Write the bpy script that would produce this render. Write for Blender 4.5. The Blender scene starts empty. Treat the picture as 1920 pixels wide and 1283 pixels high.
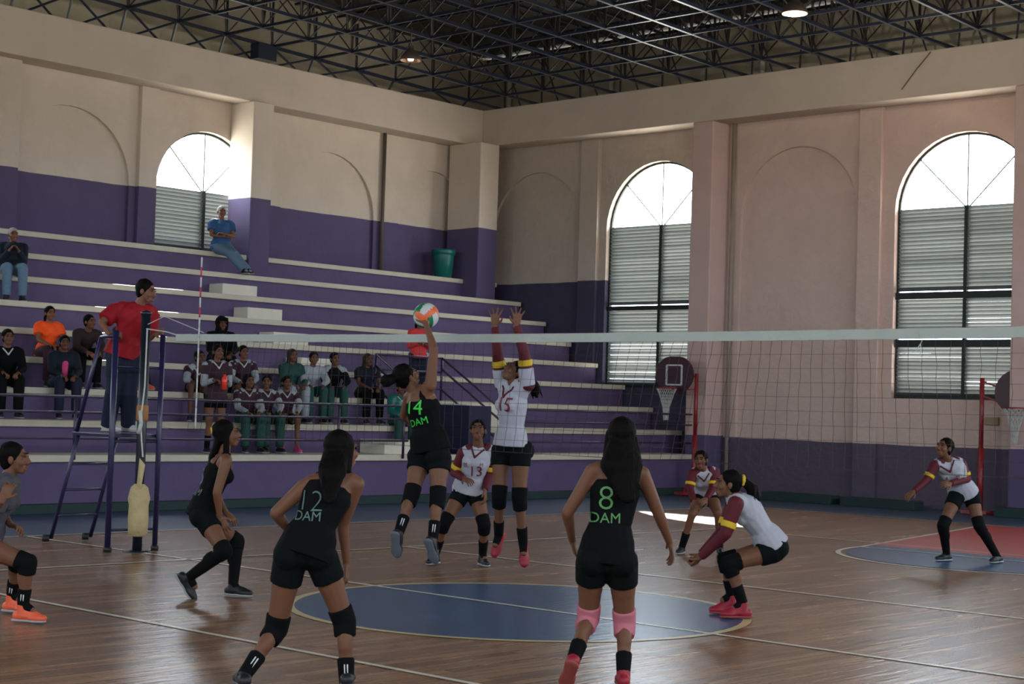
import bpy, bmesh, math, random
import numpy as np
from mathutils import Vector, Matrix
from mathutils.bvhtree import BVHTree
random.seed(7)
SC = bpy.context.scene
COL = SC.collection
# ---------------------------------------------------------------- camera
FPX = 3094.33
YAW, PIT, ROL = math.radians(42.6045), math.radians(2.2171), math.radians(1.7854)
CAM = Vector((0, 0, 1.62))
_F = Vector((-math.sin(YAW)*math.cos(PIT), math.cos(YAW)*math.cos(PIT), math.sin(PIT)))
_R = _F.cross(Vector((0, 0, 1))).normalized()
_U = _R.cross(_F)
CR = _R*math.cos(ROL) + _U*math.sin(ROL)
CU = -_R*math.sin(ROL) + _U*math.cos(ROL)
cam_data = bpy.data.cameras.new('camera')
cam = bpy.data.objects.new('camera', cam_data); COL.objects.link(cam)
cam.matrix_world = Matrix(((CR.x, CU.x, -_F.x, 0), (CR.y, CU.y, -_F.y, 0), (CR.z, CU.z, -_F.z, CAM.z), (0, 0, 0, 1)))
cam_data.sensor_fit = 'HORIZONTAL'; cam_data.sensor_width = 36.0
cam_data.lens = FPX/1920*36.0
cam_data.clip_start = .1; cam_data.clip_end = 300
SC.camera = cam
# ---------------------------------------------------------------- view, sky, sun, window light
SC.view_settings.view_transform = 'Standard'; SC.view_settings.look = 'None'
SC.view_settings.gamma = 1.0; SC.view_settings.use_curve_mapping = False
SC.view_settings.exposure = 1.05
SC.cycles.use_denoising = True; SC.cycles.filter_width = 1.9
SC.cycles.max_bounces = 8; SC.cycles.diffuse_bounces = 5; SC.cycles.glossy_bounces = 4
SC.cycles.sample_clamp_indirect = 6.0
W = bpy.data.worlds.new('sky'); SC.world = W; W.use_nodes = True
wn = W.node_tree; wn.nodes.clear()
wo = wn.nodes.new('ShaderNodeOutputWorld'); wb = wn.nodes.new('ShaderNodeBackground')
wt = wn.nodes.new('ShaderNodeTexCoord'); ws = wn.nodes.new('ShaderNodeSeparateXYZ'); wr = wn.nodes.new('ShaderNodeValToRGB')
wn.links.new(wt.outputs['Generated'], ws.inputs[0]); wn.links.new(ws.outputs['Z'], wr.inputs[0])
wr.color_ramp.elements[0].position = .0; wr.color_ramp.elements[0].color = (.62, .60, .54, 1)
wr.color_ramp.elements[1].position = .03; wr.color_ramp.elements[1].color = (.80, .90, 1, 1)
wn.links.new(wr.outputs[0], wb.inputs[0]); wb.inputs[1].default_value = 9.0
wn.links.new(wb.outputs[0], wo.inputs[0])
SUN_DIR = Vector((6, -6.5, -5.7)).normalized()
sd = bpy.data.lights.new('sun', 'SUN'); sd.energy = 14.0; sd.angle = math.radians(.6); sd.color = (1, .95, .86)
so = bpy.data.objects.new('sun', sd); COL.objects.link(so)
so.rotation_euler = SUN_DIR.to_track_quat('-Z', 'Y').to_euler()

def area(name, loc, direction, sx, sy, power, color=(1, 1, 1), portal=False):
    l = bpy.data.lights.new(name, 'AREA'); l.shape = 'RECTANGLE'; l.size = sx; l.size_y = sy
    l.energy = power; l.color = color
    o = bpy.data.objects.new(name, l); COL.objects.link(o); o.location = loc
    o.rotation_euler = Vector(direction).to_track_quat('-Z', 'Y').to_euler()
    if portal: l.cycles.is_portal = True
    return o
# portals in the arched windows one sees and in those of the two walls behind the camera
FAR_WIN = [-20.91, -14.03, -7.15, -0.3]
LEFT_WIN = [19.45, 13.0, 6.5, 0.0]
RIGHT_WIN = [-3.0, 4.0, 11.0, 18.0, 23.5]
BACK_WIN = [-20.5, -14.0, -7.0, -1.0]
for x in FAR_WIN: area('window_light', (x, 27.2, 5.95), (0, -1, 0), 2.9, 1.7, 1, portal=True)
for y in LEFT_WIN: area('window_light', (-26.2, y, 6.0), (1, 0, 0), 2.5, 1.7, 1, portal=True)
for y in RIGHT_WIN: area('window_light', (4.2, y, 5.9), (-1, 0, 0), 3.4, 3.0, 1, portal=True)
for x in BACK_WIN: area('window_light', (x, -7.2, 5.9), (0, 1, 0), 3.0, 3.0, 1, portal=True)

# ---------------------------------------------------------------- helpers
def at(px, py, depth):
    """point seen at picture point (px,py), depth metres in front of the lens"""
    d = _F*FPX + CR*(px-960) - CU*(py-641.5)
    return CAM + d*(depth/FPX)
def at_z(px, py, z=0.0):
    d = _F*FPX + CR*(px-960) - CU*(py-641.5)
    return CAM + d*((z-CAM.z)/d.z)
def at_y(px, py, y):
    d = _F*FPX + CR*(px-960) - CU*(py-641.5)
    return CAM + d*(y/d.y)
def at_x(px, py, x):
    d = _F*FPX + CR*(px-960) - CU*(py-641.5)
    return CAM + d*(x/d.x)
def depth(p): return (Vector(p)-CAM).dot(_F)
def proj(p):
    v = Vector(p)-CAM; w = v.dot(_F)
    return 960+FPX*v.dot(CR)/w, 641.5-FPX*v.dot(CU)/w

def new_obj(name, me, mat=None, parent=None):
    o = bpy.data.objects.new(name, me); COL.objects.link(o)
    if mat is not None:
        me.materials.clear(); me.materials.append(mat)
    if parent is not None: o.parent = parent
    return o
def empty(name, loc=(0, 0, 0), rz=0.0):
    o = bpy.data.objects.new(name, None); COL.objects.link(o)
    o.location = loc; o.rotation_euler = (0, 0, rz); o.empty_display_size = .2
    return o
def tag(o, label=None, cat=None, group=None, kind=None):
    if label: o['label'] = label
    if cat: o['category'] = cat
    if group: o['group'] = group
    if kind: o['kind'] = kind
    return o

class MB:
    """collects polygons; build() links them as ONE mesh object"""
    def __init__(s): s.v = []; s.f = []
    def add(s, vs, fs):
        n = len(s.v); s.v += [tuple(v) for v in vs]; s.f += [tuple(i+n for i in f) for f in fs]; return s
    def box(s, a, b):
        x0, y0, z0 = a; x1, y1, z1 = b
        x0, x1 = min(x0, x1), max(x0, x1); y0, y1 = min(y0, y1), max(y0, y1); z0, z1 = min(z0, z1), max(z0, z1)
        return s.add([(x0,y0,z0),(x1,y0,z0),(x1,y1,z0),(x0,y1,z0),(x0,y0,z1),(x1,y0,z1),(x1,y1,z1),(x0,y1,z1)],
                     [(0,3,2,1),(4,5,6,7),(0,1,5,4),(1,2,6,5),(2,3,7,6),(3,0,4,7)])
    def tube(s, a, b, r, r2=None, n=8, cap=True):
        a = Vector(a); b = Vector(b); r2 = r if r2 is None else r2
        d = (b-a).normalized(); u = d.orthogonal().normalized(); w = d.cross(u)
        vs = []
        for c, rr in ((a, r), (b, r2)):
            for i in range(n):
                t = 2*math.pi*i/n; vs.append(c + u*(rr*math.cos(t)) + w*(rr*math.sin(t)))
        fs = [(i, (i+1) % n, n+(i+1) % n, n+i) for i in range(n)]
        if cap: fs += [tuple(range(n-1, -1, -1)), tuple(range(n, 2*n))]
        return s.add(vs, fs)
    def bar(s, a, b, w, h=None):
        a = Vector(a); b = Vector(b); h = h or w
        d = (b-a).normalized(); up = Vector((0, 0, 1)) if abs(d.z) < .95 else Vector((1, 0, 0))
        u = d.cross(up).normalized(); v = u.cross(d)
        vs = [c + u*(x*w/2) + v*(y*h/2) for c in (a, b) for x, y in ((-1,-1),(1,-1),(1,1),(-1,1))]
        return s.add(vs, [(0,3,2,1),(4,5,6,7),(0,1,5,4),(1,2,6,5),(2,3,7,6),(3,0,4,7)])
    def path(s, pts, r, n=6):
        for a, b in zip(pts[:-1], pts[1:]): s.tube(a, b, r, n=n)
        return s
    def torus(s, c, R, r, axis=(0,0,1), n=28, m=8, a0=0, a1=2*math.pi):
        axis = Vector(axis).normalized(); u = axis.orthogonal().normalized(); w = axis.cross(u); c = Vector(c)
        vs = []; full = abs(a1-a0-2*math.pi) < 1e-6
        k = n if full else n+1
        for i in range(k):
            t = a0+(a1-a0)*i/n; d = u*math.cos(t)+w*math.sin(t)
            for j in range(m):
                p = 2*math.pi*j/m; vs.append(c + d*(R+r*math.cos(p)) + axis*(r*math.sin(p)))
        fs = []
        for i in range(n):
            i2 = (i+1) % k
            for j in range(m): fs.append((i*m+j, i2*m+j, i2*m+(j+1) % m, i*m+(j+1) % m))
        return s.add(vs, fs)
    def lathe(s, c, prof, n=20, axis=(0,0,1)):
        axis = Vector(axis).normalized(); u = axis.orthogonal().normalized(); w = axis.cross(u); c = Vector(c)
        vs = []
        for r, z in prof:
            for i in range(n):
                t = 2*math.pi*i/n; vs.append(c + u*(r*math.cos(t)) + w*(r*math.sin(t)) + axis*z)
        fs = []
        for k in range(len(prof)-1):
            for i in range(n): fs.append((k*n+i, k*n+(i+1) % n, (k+1)*n+(i+1) % n, (k+1)*n+i))
        return s.add(vs, fs)
    def mesh(s, name, smooth=False):
        me = bpy.data.meshes.new(name); me.from_pydata(s.v, [], s.f); me.update()
        bm = bmesh.new(); bm.from_mesh(me); bmesh.ops.recalc_face_normals(bm, faces=bm.faces); bm.to_mesh(me); bm.free()
        if smooth: me.shade_smooth()
        return me
    def build(s, name, mat, parent=None, smooth=False, bevel=0.0):
        o = new_obj(name, s.mesh(name, smooth), mat, parent)
        if bevel:
            m = o.modifiers.new('bevel', 'BEVEL'); m.width = bevel; m.segments = 2; m.limit_method = 'ANGLE'
        return o

# ---------------------------------------------------------------- materials
def lin(c):
    return tuple(((x/255)/12.92 if x/255 <= .04045 else ((x/255+.055)/1.055)**2.4) for x in c) + (1,)
def mat(name, col, rough=.6, spec=.4, noise=.12, scale=8.0, metal=0.0, bump=0.0, bscale=40.0, emit=None, estr=0.0, alpha=1.0, trans=0.0, stretch=None):
    m = bpy.data.materials.new(name); m.use_nodes = True; nt = m.node_tree; N = nt.nodes; L = nt.links
    b = N['Principled BSDF']; c = lin(col) if max(col) > 1 else tuple(col)+(1,)
    b.inputs['Roughness'].default_value = rough; b.inputs['Metallic'].default_value = metal
    b.inputs['Specular IOR Level'].default_value = spec
    tc = N.new('ShaderNodeTexCoord'); mp = N.new('ShaderNodeMapping'); L.new(tc.outputs['Object'], mp.inputs[0])
    if stretch: mp.inputs['Scale'].default_value = stretch
    nz = N.new('ShaderNodeTexNoise'); nz.inputs['Scale'].default_value = scale; nz.inputs['Detail'].default_value = 4
    L.new(mp.outputs[0], nz.inputs['Vector'])
    mx = N.new('ShaderNodeMix'); mx.data_type = 'RGBA'
    mx.inputs[6].default_value = tuple(x*(1-noise) for x in c[:3])+(1,)
    mx.inputs[7].default_value = tuple(min(1, x*(1+noise)) for x in c[:3])+(1,)
    L.new(nz.outputs[0], mx.inputs[0]); L.new(mx.outputs[2], b.inputs['Base Color'])
    if bump:
        n2 = N.new('ShaderNodeTexNoise'); n2.inputs['Scale'].default_value = bscale; n2.inputs['Detail'].default_value = 5
        L.new(mp.outputs[0], n2.inputs['Vector'])
        bp = N.new('ShaderNodeBump'); bp.inputs['Strength'].default_value = bump; bp.inputs['Distance'].default_value = .02
        L.new(n2.outputs[0], bp.inputs['Height']); L.new(bp.outputs[0], b.inputs['Normal'])
    if emit:
        b.inputs['Emission Color'].default_value = lin(emit); b.inputs['Emission Strength'].default_value = estr
    if trans:
        b.inputs['Transmission Weight'].default_value = trans
    return m
def paint_wall(name, zthr, cream=(196, 184, 170), purple=(84, 75, 106), bump=.5, bscale=9.0, zline=None):
    """plaster painted cream above zthr and purple below; the border is a painted line on the wall"""
    m = bpy.data.materials.new(name); m.use_nodes = True; nt = m.node_tree; N = nt.nodes; L = nt.links
    b = N['Principled BSDF']; b.inputs['Roughness'].default_value = .75; b.inputs['Specular IOR Level'].default_value = .25
    g = N.new('ShaderNodeNewGeometry'); sp = N.new('ShaderNodeSeparateXYZ'); L.new(g.outputs['Position'], sp.inputs[0])
    n0 = N.new('ShaderNodeTexNoise'); n0.inputs['Scale'].default_value = 1.2; L.new(g.outputs['Position'], n0.inputs['Vector'])
    ad = N.new('ShaderNodeMath'); ad.operation = 'MULTIPLY_ADD'; ad.inputs[1].default_value = .05; L.new(n0.outputs[0], ad.inputs[0]); L.new(sp.outputs['Z'], ad.inputs[2])
    st = N.new('ShaderNodeMath'); st.operation = 'GREATER_THAN'; st.inputs[1].default_value = zthr+.025; L.new(ad.outputs[0], st.inputs[0])
    nz = N.new('ShaderNodeTexNoise'); nz.inputs['Scale'].default_value = 1.6; nz.inputs['Detail'].default_value = 6; nz.inputs['Roughness'].default_value = .65
    L.new(g.outputs['Position'], nz.inputs['Vector'])
    def duo(c):
        mx = N.new('ShaderNodeMix'); mx.data_type = 'RGBA'; c = lin(c)
        mx.inputs[6].default_value = tuple(x*.84 for x in c[:3])+(1,); mx.inputs[7].default_value = tuple(min(1, x*1.14) for x in c[:3])+(1,)
        L.new(nz.outputs[0], mx.inputs[0]); return mx
    a = duo(cream); p = duo(purple)
    mx = N.new('ShaderNodeMix'); mx.data_type = 'RGBA'
    L.new(st.outputs[0], mx.inputs[0]); L.new(p.outputs[2], mx.inputs[6]); L.new(a.outputs[2], mx.inputs[7]); L.new(mx.outputs[2], b.inputs['Base Color'])
    n2 = N.new('ShaderNodeTexNoise'); n2.inputs['Scale'].default_value = bscale; n2.inputs['Detail'].default_value = 6
    L.new(g.outputs['Position'], n2.inputs['Vector'])
    bp = N.new('ShaderNodeBump'); bp.inputs['Strength'].default_value = bump; bp.inputs['Distance'].default_value = .03
    L.new(n2.outputs[0], bp.inputs['Height']); L.new(bp.outputs[0], b.inputs['Normal'])
    return m
M = {}
M['wall_cream'] = paint_wall('plaster cream', -5, bump=.25)
M['wall_beam'] = paint_wall('smooth beam plaster', -5, cream=(188, 175, 160), bump=.08)
M['wall_left'] = paint_wall('plaster with purple band left', 5.5)
M['wall_farA'] = paint_wall('plaster with purple band corner', 4.35, cream=(176, 164, 152), purple=(62, 59, 80), bump=.9, bscale=6)
M['wall_farB'] = paint_wall('plaster with purple dado', 1.13, cream=(196, 174, 163), purple=(84, 77, 93), bump=.9, bscale=6)
M['pillar'] = paint_wall('pillar paint', 5.5, bump=.08)
M['pillar_far'] = paint_wall('pillar paint far', 1.16, cream=(190, 166, 158), bump=.08)
M['upper'] = paint_wall('bare upper wall', -5, cream=(170, 162, 140), bump=.3)
M['slab'] = mat('white bench paint', (184, 180, 162), .55, .4, .16, 3, bump=.1)
M['riser'] = mat('purple riser paint', (84, 72, 106), .7, .3, .2, 3, bump=.25, bscale=12)
M['block'] = mat('step block paint', (205, 203, 188), .65, .3, .1, 5)
M['kerb'] = mat('dark green kerb', (32, 52, 52), .7, .3, .2, 5)
M['steel_blue'] = mat('blue painted steel', (22, 30, 46), .35, .5, .2, 3)
M['rod'] = mat('dark rod', (34, 30, 32), .5, .4, .2, 3)
M['deck'] = mat('roof sheet', (58, 54, 46), .7, .3, .3, 2)
M['louvre'] = mat('green grey louvre', (92, 97, 96), .45, .4, .12, 6)
M['wframe'] = mat('dark green window frame', (22, 32, 32), .5, .4, .1, 5)
M['pipe_grey'] = mat('grey beige pipe', (142, 130, 118), .6, .3, .1, 5)
M['pipe'] = mat('brown pipe', (88, 78, 70), .6, .3, .1, 5)
M['pipe_pale'] = mat('pale pipe', (190, 186, 172), .5, .3, .1, 5)
M['rail'] = mat('purple rail paint', (46, 34, 62), .35, .5, .15, 5)
M['stand'] = mat('blue violet stand paint', (32, 30, 66), .35, .5, .15, 5)
M['pole'] = mat('navy pole paint', (18, 24, 36), .4, .5, .15, 5)
M['pad'] = mat('cream padding', (176, 160, 120), .8, .2, .2, 14, bump=.6, bscale=20)
M['tape'] = mat('brown tape', (150, 104, 62), .6, .3, .15, 9)
M['white'] = mat('white cloth', (180, 184, 180), .7, .3, .05, 6)
M['netband'] = mat('net band canvas', (164, 172, 164), .75, .2, .1, 6, bump=.3, bscale=18)
M['cord'] = mat('dark net cord', (62, 56, 56), .8, .2, .1, 6)
M['red'] = mat('red paint', (128, 24, 30), .4, .5, .12, 6)
M['antred'] = mat('antenna red', (170, 36, 60), .5, .4, .05, 6)
M['board'] = mat('maroon board', (52, 18, 34), .45, .5, .1, 6)
M['teal'] = mat('teal plastic', (14, 96, 90), .35, .5, .1, 5)
M['skylt'] = mat('lamp bulb glow', (255, 240, 210), .5, .3, 0, emit=(255, 236, 200), estr=9)
M['skylt_dim'] = mat('dim lamp bulb', (230, 220, 210), .5, .3, 0, emit=(235, 225, 215), estr=.8)
M['shade_out'] = mat('lamp shade metal', (70, 60, 52), .5, .5, .15, 5)
M['shade_in'] = mat('lamp shade inside', (170, 130, 100), .35, .5, .1, 5, metal=.3)
M['dkblue'] = mat('navy panel', (30, 32, 60), .6, .3, .1, 5)
# people
SK = dict(a=(104, 70, 51), b=(92, 61, 46), c=(116, 79, 60))
for k, c in SK.items(): M['skin'+k] = mat('skin '+k, c, .55, .25, .06, 12)
M['hair'] = mat('black hair', (9, 7, 7), .7, .08, .35, 30, bump=.6, bscale=60, stretch=(1, 1, .15))
M['hairbr'] = mat('brown hair', (40, 25, 19), .6, .2, .3, 30, bump=.5, bscale=60, stretch=(1, 1, .15))
M['hairgrey'] = mat('grey hair', (150, 145, 140), .6, .3, .2, 30)
M['blk'] = mat('black sports cloth', (10, 11, 13), .85, .1, .12, 20)
M['blkgreen'] = mat('dark green black cloth', (10, 15, 16), .85, .1, .12, 20)
M['navy'] = mat('navy cloth', (20, 26, 38), .75, .2, .12, 20)
M['jersey'] = mat('white jersey cloth', (160, 162, 172), .8, .2, .05, 10, bump=.4, bscale=7)
M['maroon'] = mat('maroon sleeve cloth', (80, 18, 30), .7, .3, .1, 20)
M['dkmaroon'] = mat('dark maroon cloth', (48, 22, 34), .75, .3, .12, 20)
M['yellow'] = mat('yellow cloth', (196, 164, 36), .7, .3, .06, 20)
M['pinkpad'] = mat('pink knee pad', (176, 104, 118), .75, .2, .08, 14)
M['redshoe'] = mat('red shoe', (140, 26, 44), .55, .4, .1, 14)
M['orangeshoe'] = mat('orange shoe', (216, 92, 60), .55, .4, .1, 14)
M['dkshoe'] = mat('dark shoe', (24, 26, 30), .5, .4, .1, 14)
M['solegrey'] = mat('grey sole', (92, 96, 102), .6, .3, .08, 14)
M['solered'] = mat('reddish sole', (140, 70, 66), .6, .3, .08, 14)
M['soledk'] = mat('dark sole', (30, 32, 34), .6, .3, .08, 14)
M['sole'] = mat('pale shoe sole', (150, 154, 158), .6, .3, .08, 14)
M['polo'] = mat('red polo cloth', (140, 16, 28), .75, .25, .08, 18)
M['jeans'] = mat('dark jeans', (26, 32, 50), .8, .2, .15, 24)
M['jeanslt'] = mat('pale jeans', (92, 116, 136), .8, .2, .18, 24)
M['orange'] = mat('orange shirt', (236, 80, 20), .7, .3, .06, 18)
M['pink'] = mat('pink shirt', (190, 60, 110), .7, .3, .06, 18)
M['greenj'] = mat('green jacket', (18, 62, 56), .7, .3, .1, 18)
M['whitegrey'] = mat('pale grey cloth', (140, 146, 152), .75, .25, .08, 18)
M['greysh'] = mat('grey shirt', (70, 70, 76), .8, .2, .12, 18)
M['bluesh'] = mat('blue shirt', (44, 80, 122), .75, .25, .1, 18)
M['coral'] = mat('coral shirt', (196, 58, 62), .75, .25, .1, 18)
M['brown'] = mat('dark brown cloth', (44, 32, 32), .8, .2, .12, 18)
M['green_print'] = mat('bright green print', (50, 190, 66), .6, .3, .05, 18)
M['pale_green_print'] = mat('dull green print', (84, 140, 84), .6, .3, .08, 18)
M['pale_print'] = mat('pale print', (84, 112, 106), .6, .3, .08, 18)
M['maroon_print'] = mat('maroon print', (110, 24, 40), .6, .3, .08, 18)
M['white_print'] = mat('white print', (205, 208, 210), .6, .3, .05, 18)
M['eye'] = mat('dark eye', (22, 14, 12), .25, .5, 0)
M['lips'] = mat('lips', (120, 58, 54), .5, .4, .05)
M['redplastic'] = mat('red bottle plastic', (224, 50, 30), .3, .5, .05)
# ---------------------------------------------------------------- the room
def struct(o): o['kind'] = 'structure'; return o
FLOOR_Z = 0.0
# floor: varnished boards running along the hall
def wood():
    m = bpy.data.materials.new('varnished court boards'); m.use_nodes = True; nt = m.node_tree; N = nt.nodes; L = nt.links
    b = N['Principled BSDF']; b.inputs['Specular IOR Level'].default_value = .5
    g = N.new('ShaderNodeNewGeometry'); mp = N.new('ShaderNodeMapping'); L.new(g.outputs['Position'], mp.inputs[0])
    mp.inputs['Rotation'].default_value = (0, 0, math.radians(90))
    br = N.new('ShaderNodeTexBrick'); L.new(mp.outputs[0], br.inputs['Vector'])
    br.inputs['Scale'].default_value = 1.0; br.inputs['Brick Width'].default_value = 1.8; br.inputs['Row Height'].default_value = .09
    br.inputs['Mortar Size'].default_value = .003; br.inputs['Mortar Smooth'].default_value = .3
    br.inputs['Color1'].default_value = lin((160, 124, 94)); br.inputs['Color2'].default_value = lin((126, 98, 76)); br.inputs['Mortar'].default_value = lin((66, 44, 34))
    nz = N.new('ShaderNodeTexNoise'); nz.inputs['Scale'].default_value = 1.0; nz.inputs['Detail'].default_value = 6
    mp2 = N.new('ShaderNodeMapping'); mp2.inputs['Scale'].default_value = (9, .7, 1); L.new(g.outputs['Position'], mp2.inputs[0]); L.new(mp2.outputs[0], nz.inputs['Vector'])
    mx = N.new('ShaderNodeMix'); mx.data_type = 'RGBA'; mx.blend_type = 'MULTIPLY'; mx.inputs[0].default_value = .55
    L.new(br.outputs['Color'], mx.inputs[6])
    rp = N.new('ShaderNodeValToRGB'); rp.color_ramp.elements[0].position = .3; rp.color_ramp.elements[0].color = (.62, .6, .6, 1); rp.color_ramp.elements[1].position = .7; rp.color_ramp.elements[1].color = (1, 1, 1, 1)
    L.new(nz.outputs[0], rp.inputs[0]); L.new(rp.outputs[0], mx.inputs[7]); L.new(mx.outputs[2], b.inputs['Base Color'])
    r2 = N.new('ShaderNodeMapRange'); r2.inputs[3].default_value = .20; r2.inputs[4].default_value = .31; L.new(nz.outputs[0], r2.inputs[0]); L.new(r2.outputs[0], b.inputs['Roughness'])
    n3 = N.new('ShaderNodeTexNoise'); n3.inputs['Scale'].default_value = 1.0; n3.inputs['Detail'].default_value = 3
    mp3 = N.new('ShaderNodeMapping'); mp3.inputs['Scale'].default_value = (22, 2.0, 1); L.new(g.outputs['Position'], mp3.inputs[0]); L.new(mp3.outputs[0], n3.inputs['Vector'])
    bp = N.new('ShaderNodeBump'); bp.inputs['Strength'].default_value = .42; bp.inputs['Distance'].default_value = .01
    L.new(n3.outputs[0], bp.inputs['Height']); L.new(bp.outputs[0], b.inputs['Normal'])
    return m
M['wood'] = wood()
def floor_paint(name, col, rough=.3):
    m = mat(name, col, rough, .5, .16, 1.5)
    nt = m.node_tree; N = nt.nodes; L = nt.links; b = N['Principled BSDF']
    g = N.new('ShaderNodeNewGeometry'); mp3 = N.new('ShaderNodeMapping'); mp3.inputs['Scale'].default_value = (22, 2.0, 1); L.new(g.outputs['Position'], mp3.inputs[0])
    n3 = N.new('ShaderNodeTexNoise'); n3.inputs['Scale'].default_value = 1.0; n3.inputs['Detail'].default_value = 3; L.new(mp3.outputs[0], n3.inputs['Vector'])
    bp = N.new('ShaderNodeBump'); bp.inputs['Strength'].default_value = .42; bp.inputs['Distance'].default_value = .01
    L.new(n3.outputs[0], bp.inputs['Height']); L.new(bp.outputs[0], b.inputs['Normal'])
    return m
M['fblue'] = floor_paint('blue court paint', (48, 84, 118), .27); M['fmargin'] = floor_paint('blue grey margin paint', (44, 68, 92), .35)
M['fred'] = floor_paint('red court paint', (170, 56, 48)); M['fwhite'] = floor_paint('white line paint', (214, 208, 190)); M['fcream'] = floor_paint('cream line paint', (196, 180, 130))
struct(MB().box((-26.6, -7.4, -.2), (4.4, 27.5, 0)).build('floor', M['wood']))
def flat(name, pts, z, mt):
    me = bpy.data.meshes.new(name); me.from_pydata([(x, y, z) for x, y in pts], [], [tuple(range(len(pts)))]); me.update()
    return struct(new_obj(name, me, mt))
CX, CY = -8.9, 9.95
flat('floor_marking', [(-19.5, -7), (-16.43, -7), (-16.43, 27.1), (-19.5, 27.1)], .002, M['fmargin'])
flat('floor_marking', [(-16.43, 23.98), (4, 23.98), (4, 27.1), (-16.43, 27.1)], .002, M['fmargin'])
def ring(cx, cy, r0, r1, a0, a1, z, mt, n=64):
    mb = MB(); vs = []
    for i in range(n+1):
        t = a0+(a1-a0)*i/n
        vs += [(cx+r0*math.cos(t), cy+r0*math.sin(t), z), (cx+r1*math.cos(t), cy+r1*math.sin(t), z)]
    mb.add(vs, [(2*i, 2*i+1, 2*i+3, 2*i+2) for i in range(n)])
    return struct(mb.build('floor_marking', mt))
def disc(cx, cy, r, a0, a1, z, mt, n=64):
    return flat('floor_marking', [(cx+r*math.cos(a0+(a1-a0)*i/n), cy+r*math.sin(a0+(a1-a0)*i/n)) for i in range(n+(0 if a1-a0 > 6.2 else 1))], z, mt)
def line(x0, y0, x1, y1, w=.05, z=.006, mt=None):
    d = Vector((x1-x0, y1-y0)).normalized()*(w/2); n = Vector((-d.y, d.x))
    flat('floor_marking', [(x0-n.x, y0-n.y), (x1-n.x, y1-n.y), (x1+n.x, y1+n.y), (x0+n.x, y0+n.y)], z, mt or M['fwhite'])
P2 = math.pi*2
disc(CX, CY-.1, 1.78, 0, P2, .003, M['fblue']); ring(CX, CY-.1, 1.78, 1.85, 0, P2, .004, M['fcream'])
flat('floor_marking', [(CX-1.8, 18.15), (CX+1.8, 18.15), (CX+3, 23.95), (CX-3, 23.95)], .003, M['fred'])
disc(CX, 18.2, 1.75, math.pi, P2, .0035, M['fblue'])
flat('floor_marking', [(CX-1.8, 18.1), (CX+1.8, 18.1), (CX+1.86, 18.6), (CX-1.86, 18.6)], .0035, M['fblue'])
ring(CX, 18.15, 1.78, 1.84, math.pi, P2, .0045, M['fwhite'])
line(CX-1.8, 18.15, CX-3, 23.95); line(CX+1.8, 18.15, CX+3, 23.95); line(CX-1.8, 18.15, CX+1.8, 18.15)
line(-16.4, -4, -16.4, 23.95); line(-16.4, 23.95, -1.4, 23.95)
line(-13.4, .95, -13.4, 18.95); line(-4.4, .95, -4.4, 18.95)
for y in (.95, 6.98, 9.95, 12.92, 18.95): line(-13.4, y, -4.4, y)
line(-16.4, 9.95, -13.4, 9.95)

# walls with arched openings. P(u, z, d): u along the wall, d = distance behind its face
def arch_wall(name, P, u0, u1, z0, z1, openings, thick, mt, n=20, blind=()):
    """openings: (centre, half width, sill z, spring z); blind: the same, closed .07 behind the face"""
    mb = MB(); cur = u0
    ops = sorted([(o, False) for o in openings] + [(o, True) for o in blind])
    def quad(a, b, c, d, dd=0.0): mb.add([P(*a, dd), P(*b, dd), P(*c, dd), P(*d, dd)], [(0, 1, 2, 3)])
    for (c, hw, sz, sp), isblind in ops:
        if c-hw > cur: quad((cur, z0), (c-hw, z0), (c-hw, z1), (cur, z1))
        if sz > z0: quad((c-hw, z0), (c+hw, z0), (c+hw, sz), (c-hw, sz))
        arc = [(c-hw*math.cos(math.pi*i/n), sp+hw*math.sin(math.pi*i/n)) for i in range(n+1)]
        for a, b in zip(arc[:-1], arc[1:]): quad(a, b, (b[0], z1), (a[0], z1))
        loop = [(c-hw, sz)] + arc + [(c+hw, sz)]
        dd = .07 if isblind else thick
        for a, b in zip(loop, loop[1:]+loop[:1]):
            mb.add([P(*a, 0), P(*b, 0), P(*b, dd), P(*a, dd)], [(0, 1, 2, 3)])
        if isblind: mb.add([P(*q, dd) for q in loop], [tuple(range(len(loop)))])
        cur = c+hw
    if u1 > cur: quad((cur, z0), (u1, z0), (u1, z1), (cur, z1))
    # outer skin keeps the daylight out everywhere but in the openings
    cur = u0
    for (c, hw, sz, sp), isblind in ops:
        if isblind: continue
        if c-hw > cur: quad((cur, z0), (c-hw, z0), (c-hw, z1), (cur, z1), thick)
        if sz > z0: quad((c-hw, z0), (c+hw, z0), (c+hw, sz), (c-hw, sz), thick)
        arc = [(c-hw*math.cos(math.pi*i/n), sp+hw*math.sin(math.pi*i/n)) for i in range(n+1)]
        for a, b in zip(arc[:-1], arc[1:]): quad(a, b, (b[0], z1), (a[0], z1), thick)
        cur = c+hw
    if u1 > cur: quad((cur, z0), (u1, z0), (u1, z1), (cur, z1), thick)
    return struct(mb.build(name, mt))
PF = lambda u, z, d: (u, 27.1+d, z)
PL = lambda u, z, d: (-26.05-d, u, z)
ZT = 8.21
SP = 5.42
arch_wall('wall_far', PF, -26.35, -19.38, 0, 7.6, [(-20.91, 1.38, 2.08, SP)], .25, M['wall_farA'], blind=[(-24.3, 1.3, 0.0, 5.5)])
arch_wall('wall_far', PF, -19.38, 4.3, 0, 7.6, [(-14.03, 1.38, 1.98, SP), (-7.15, 1.38, 1.98, SP), (-.3, 1.38, 1.98, SP)], .25, M['wall_farB'],
          blind=[(-17.53, 1.32, 0.0, 5.5), (-10.6, 1.32, 0, 5.5), (-3.7, 1.32, 0, 5.5)])
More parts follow.
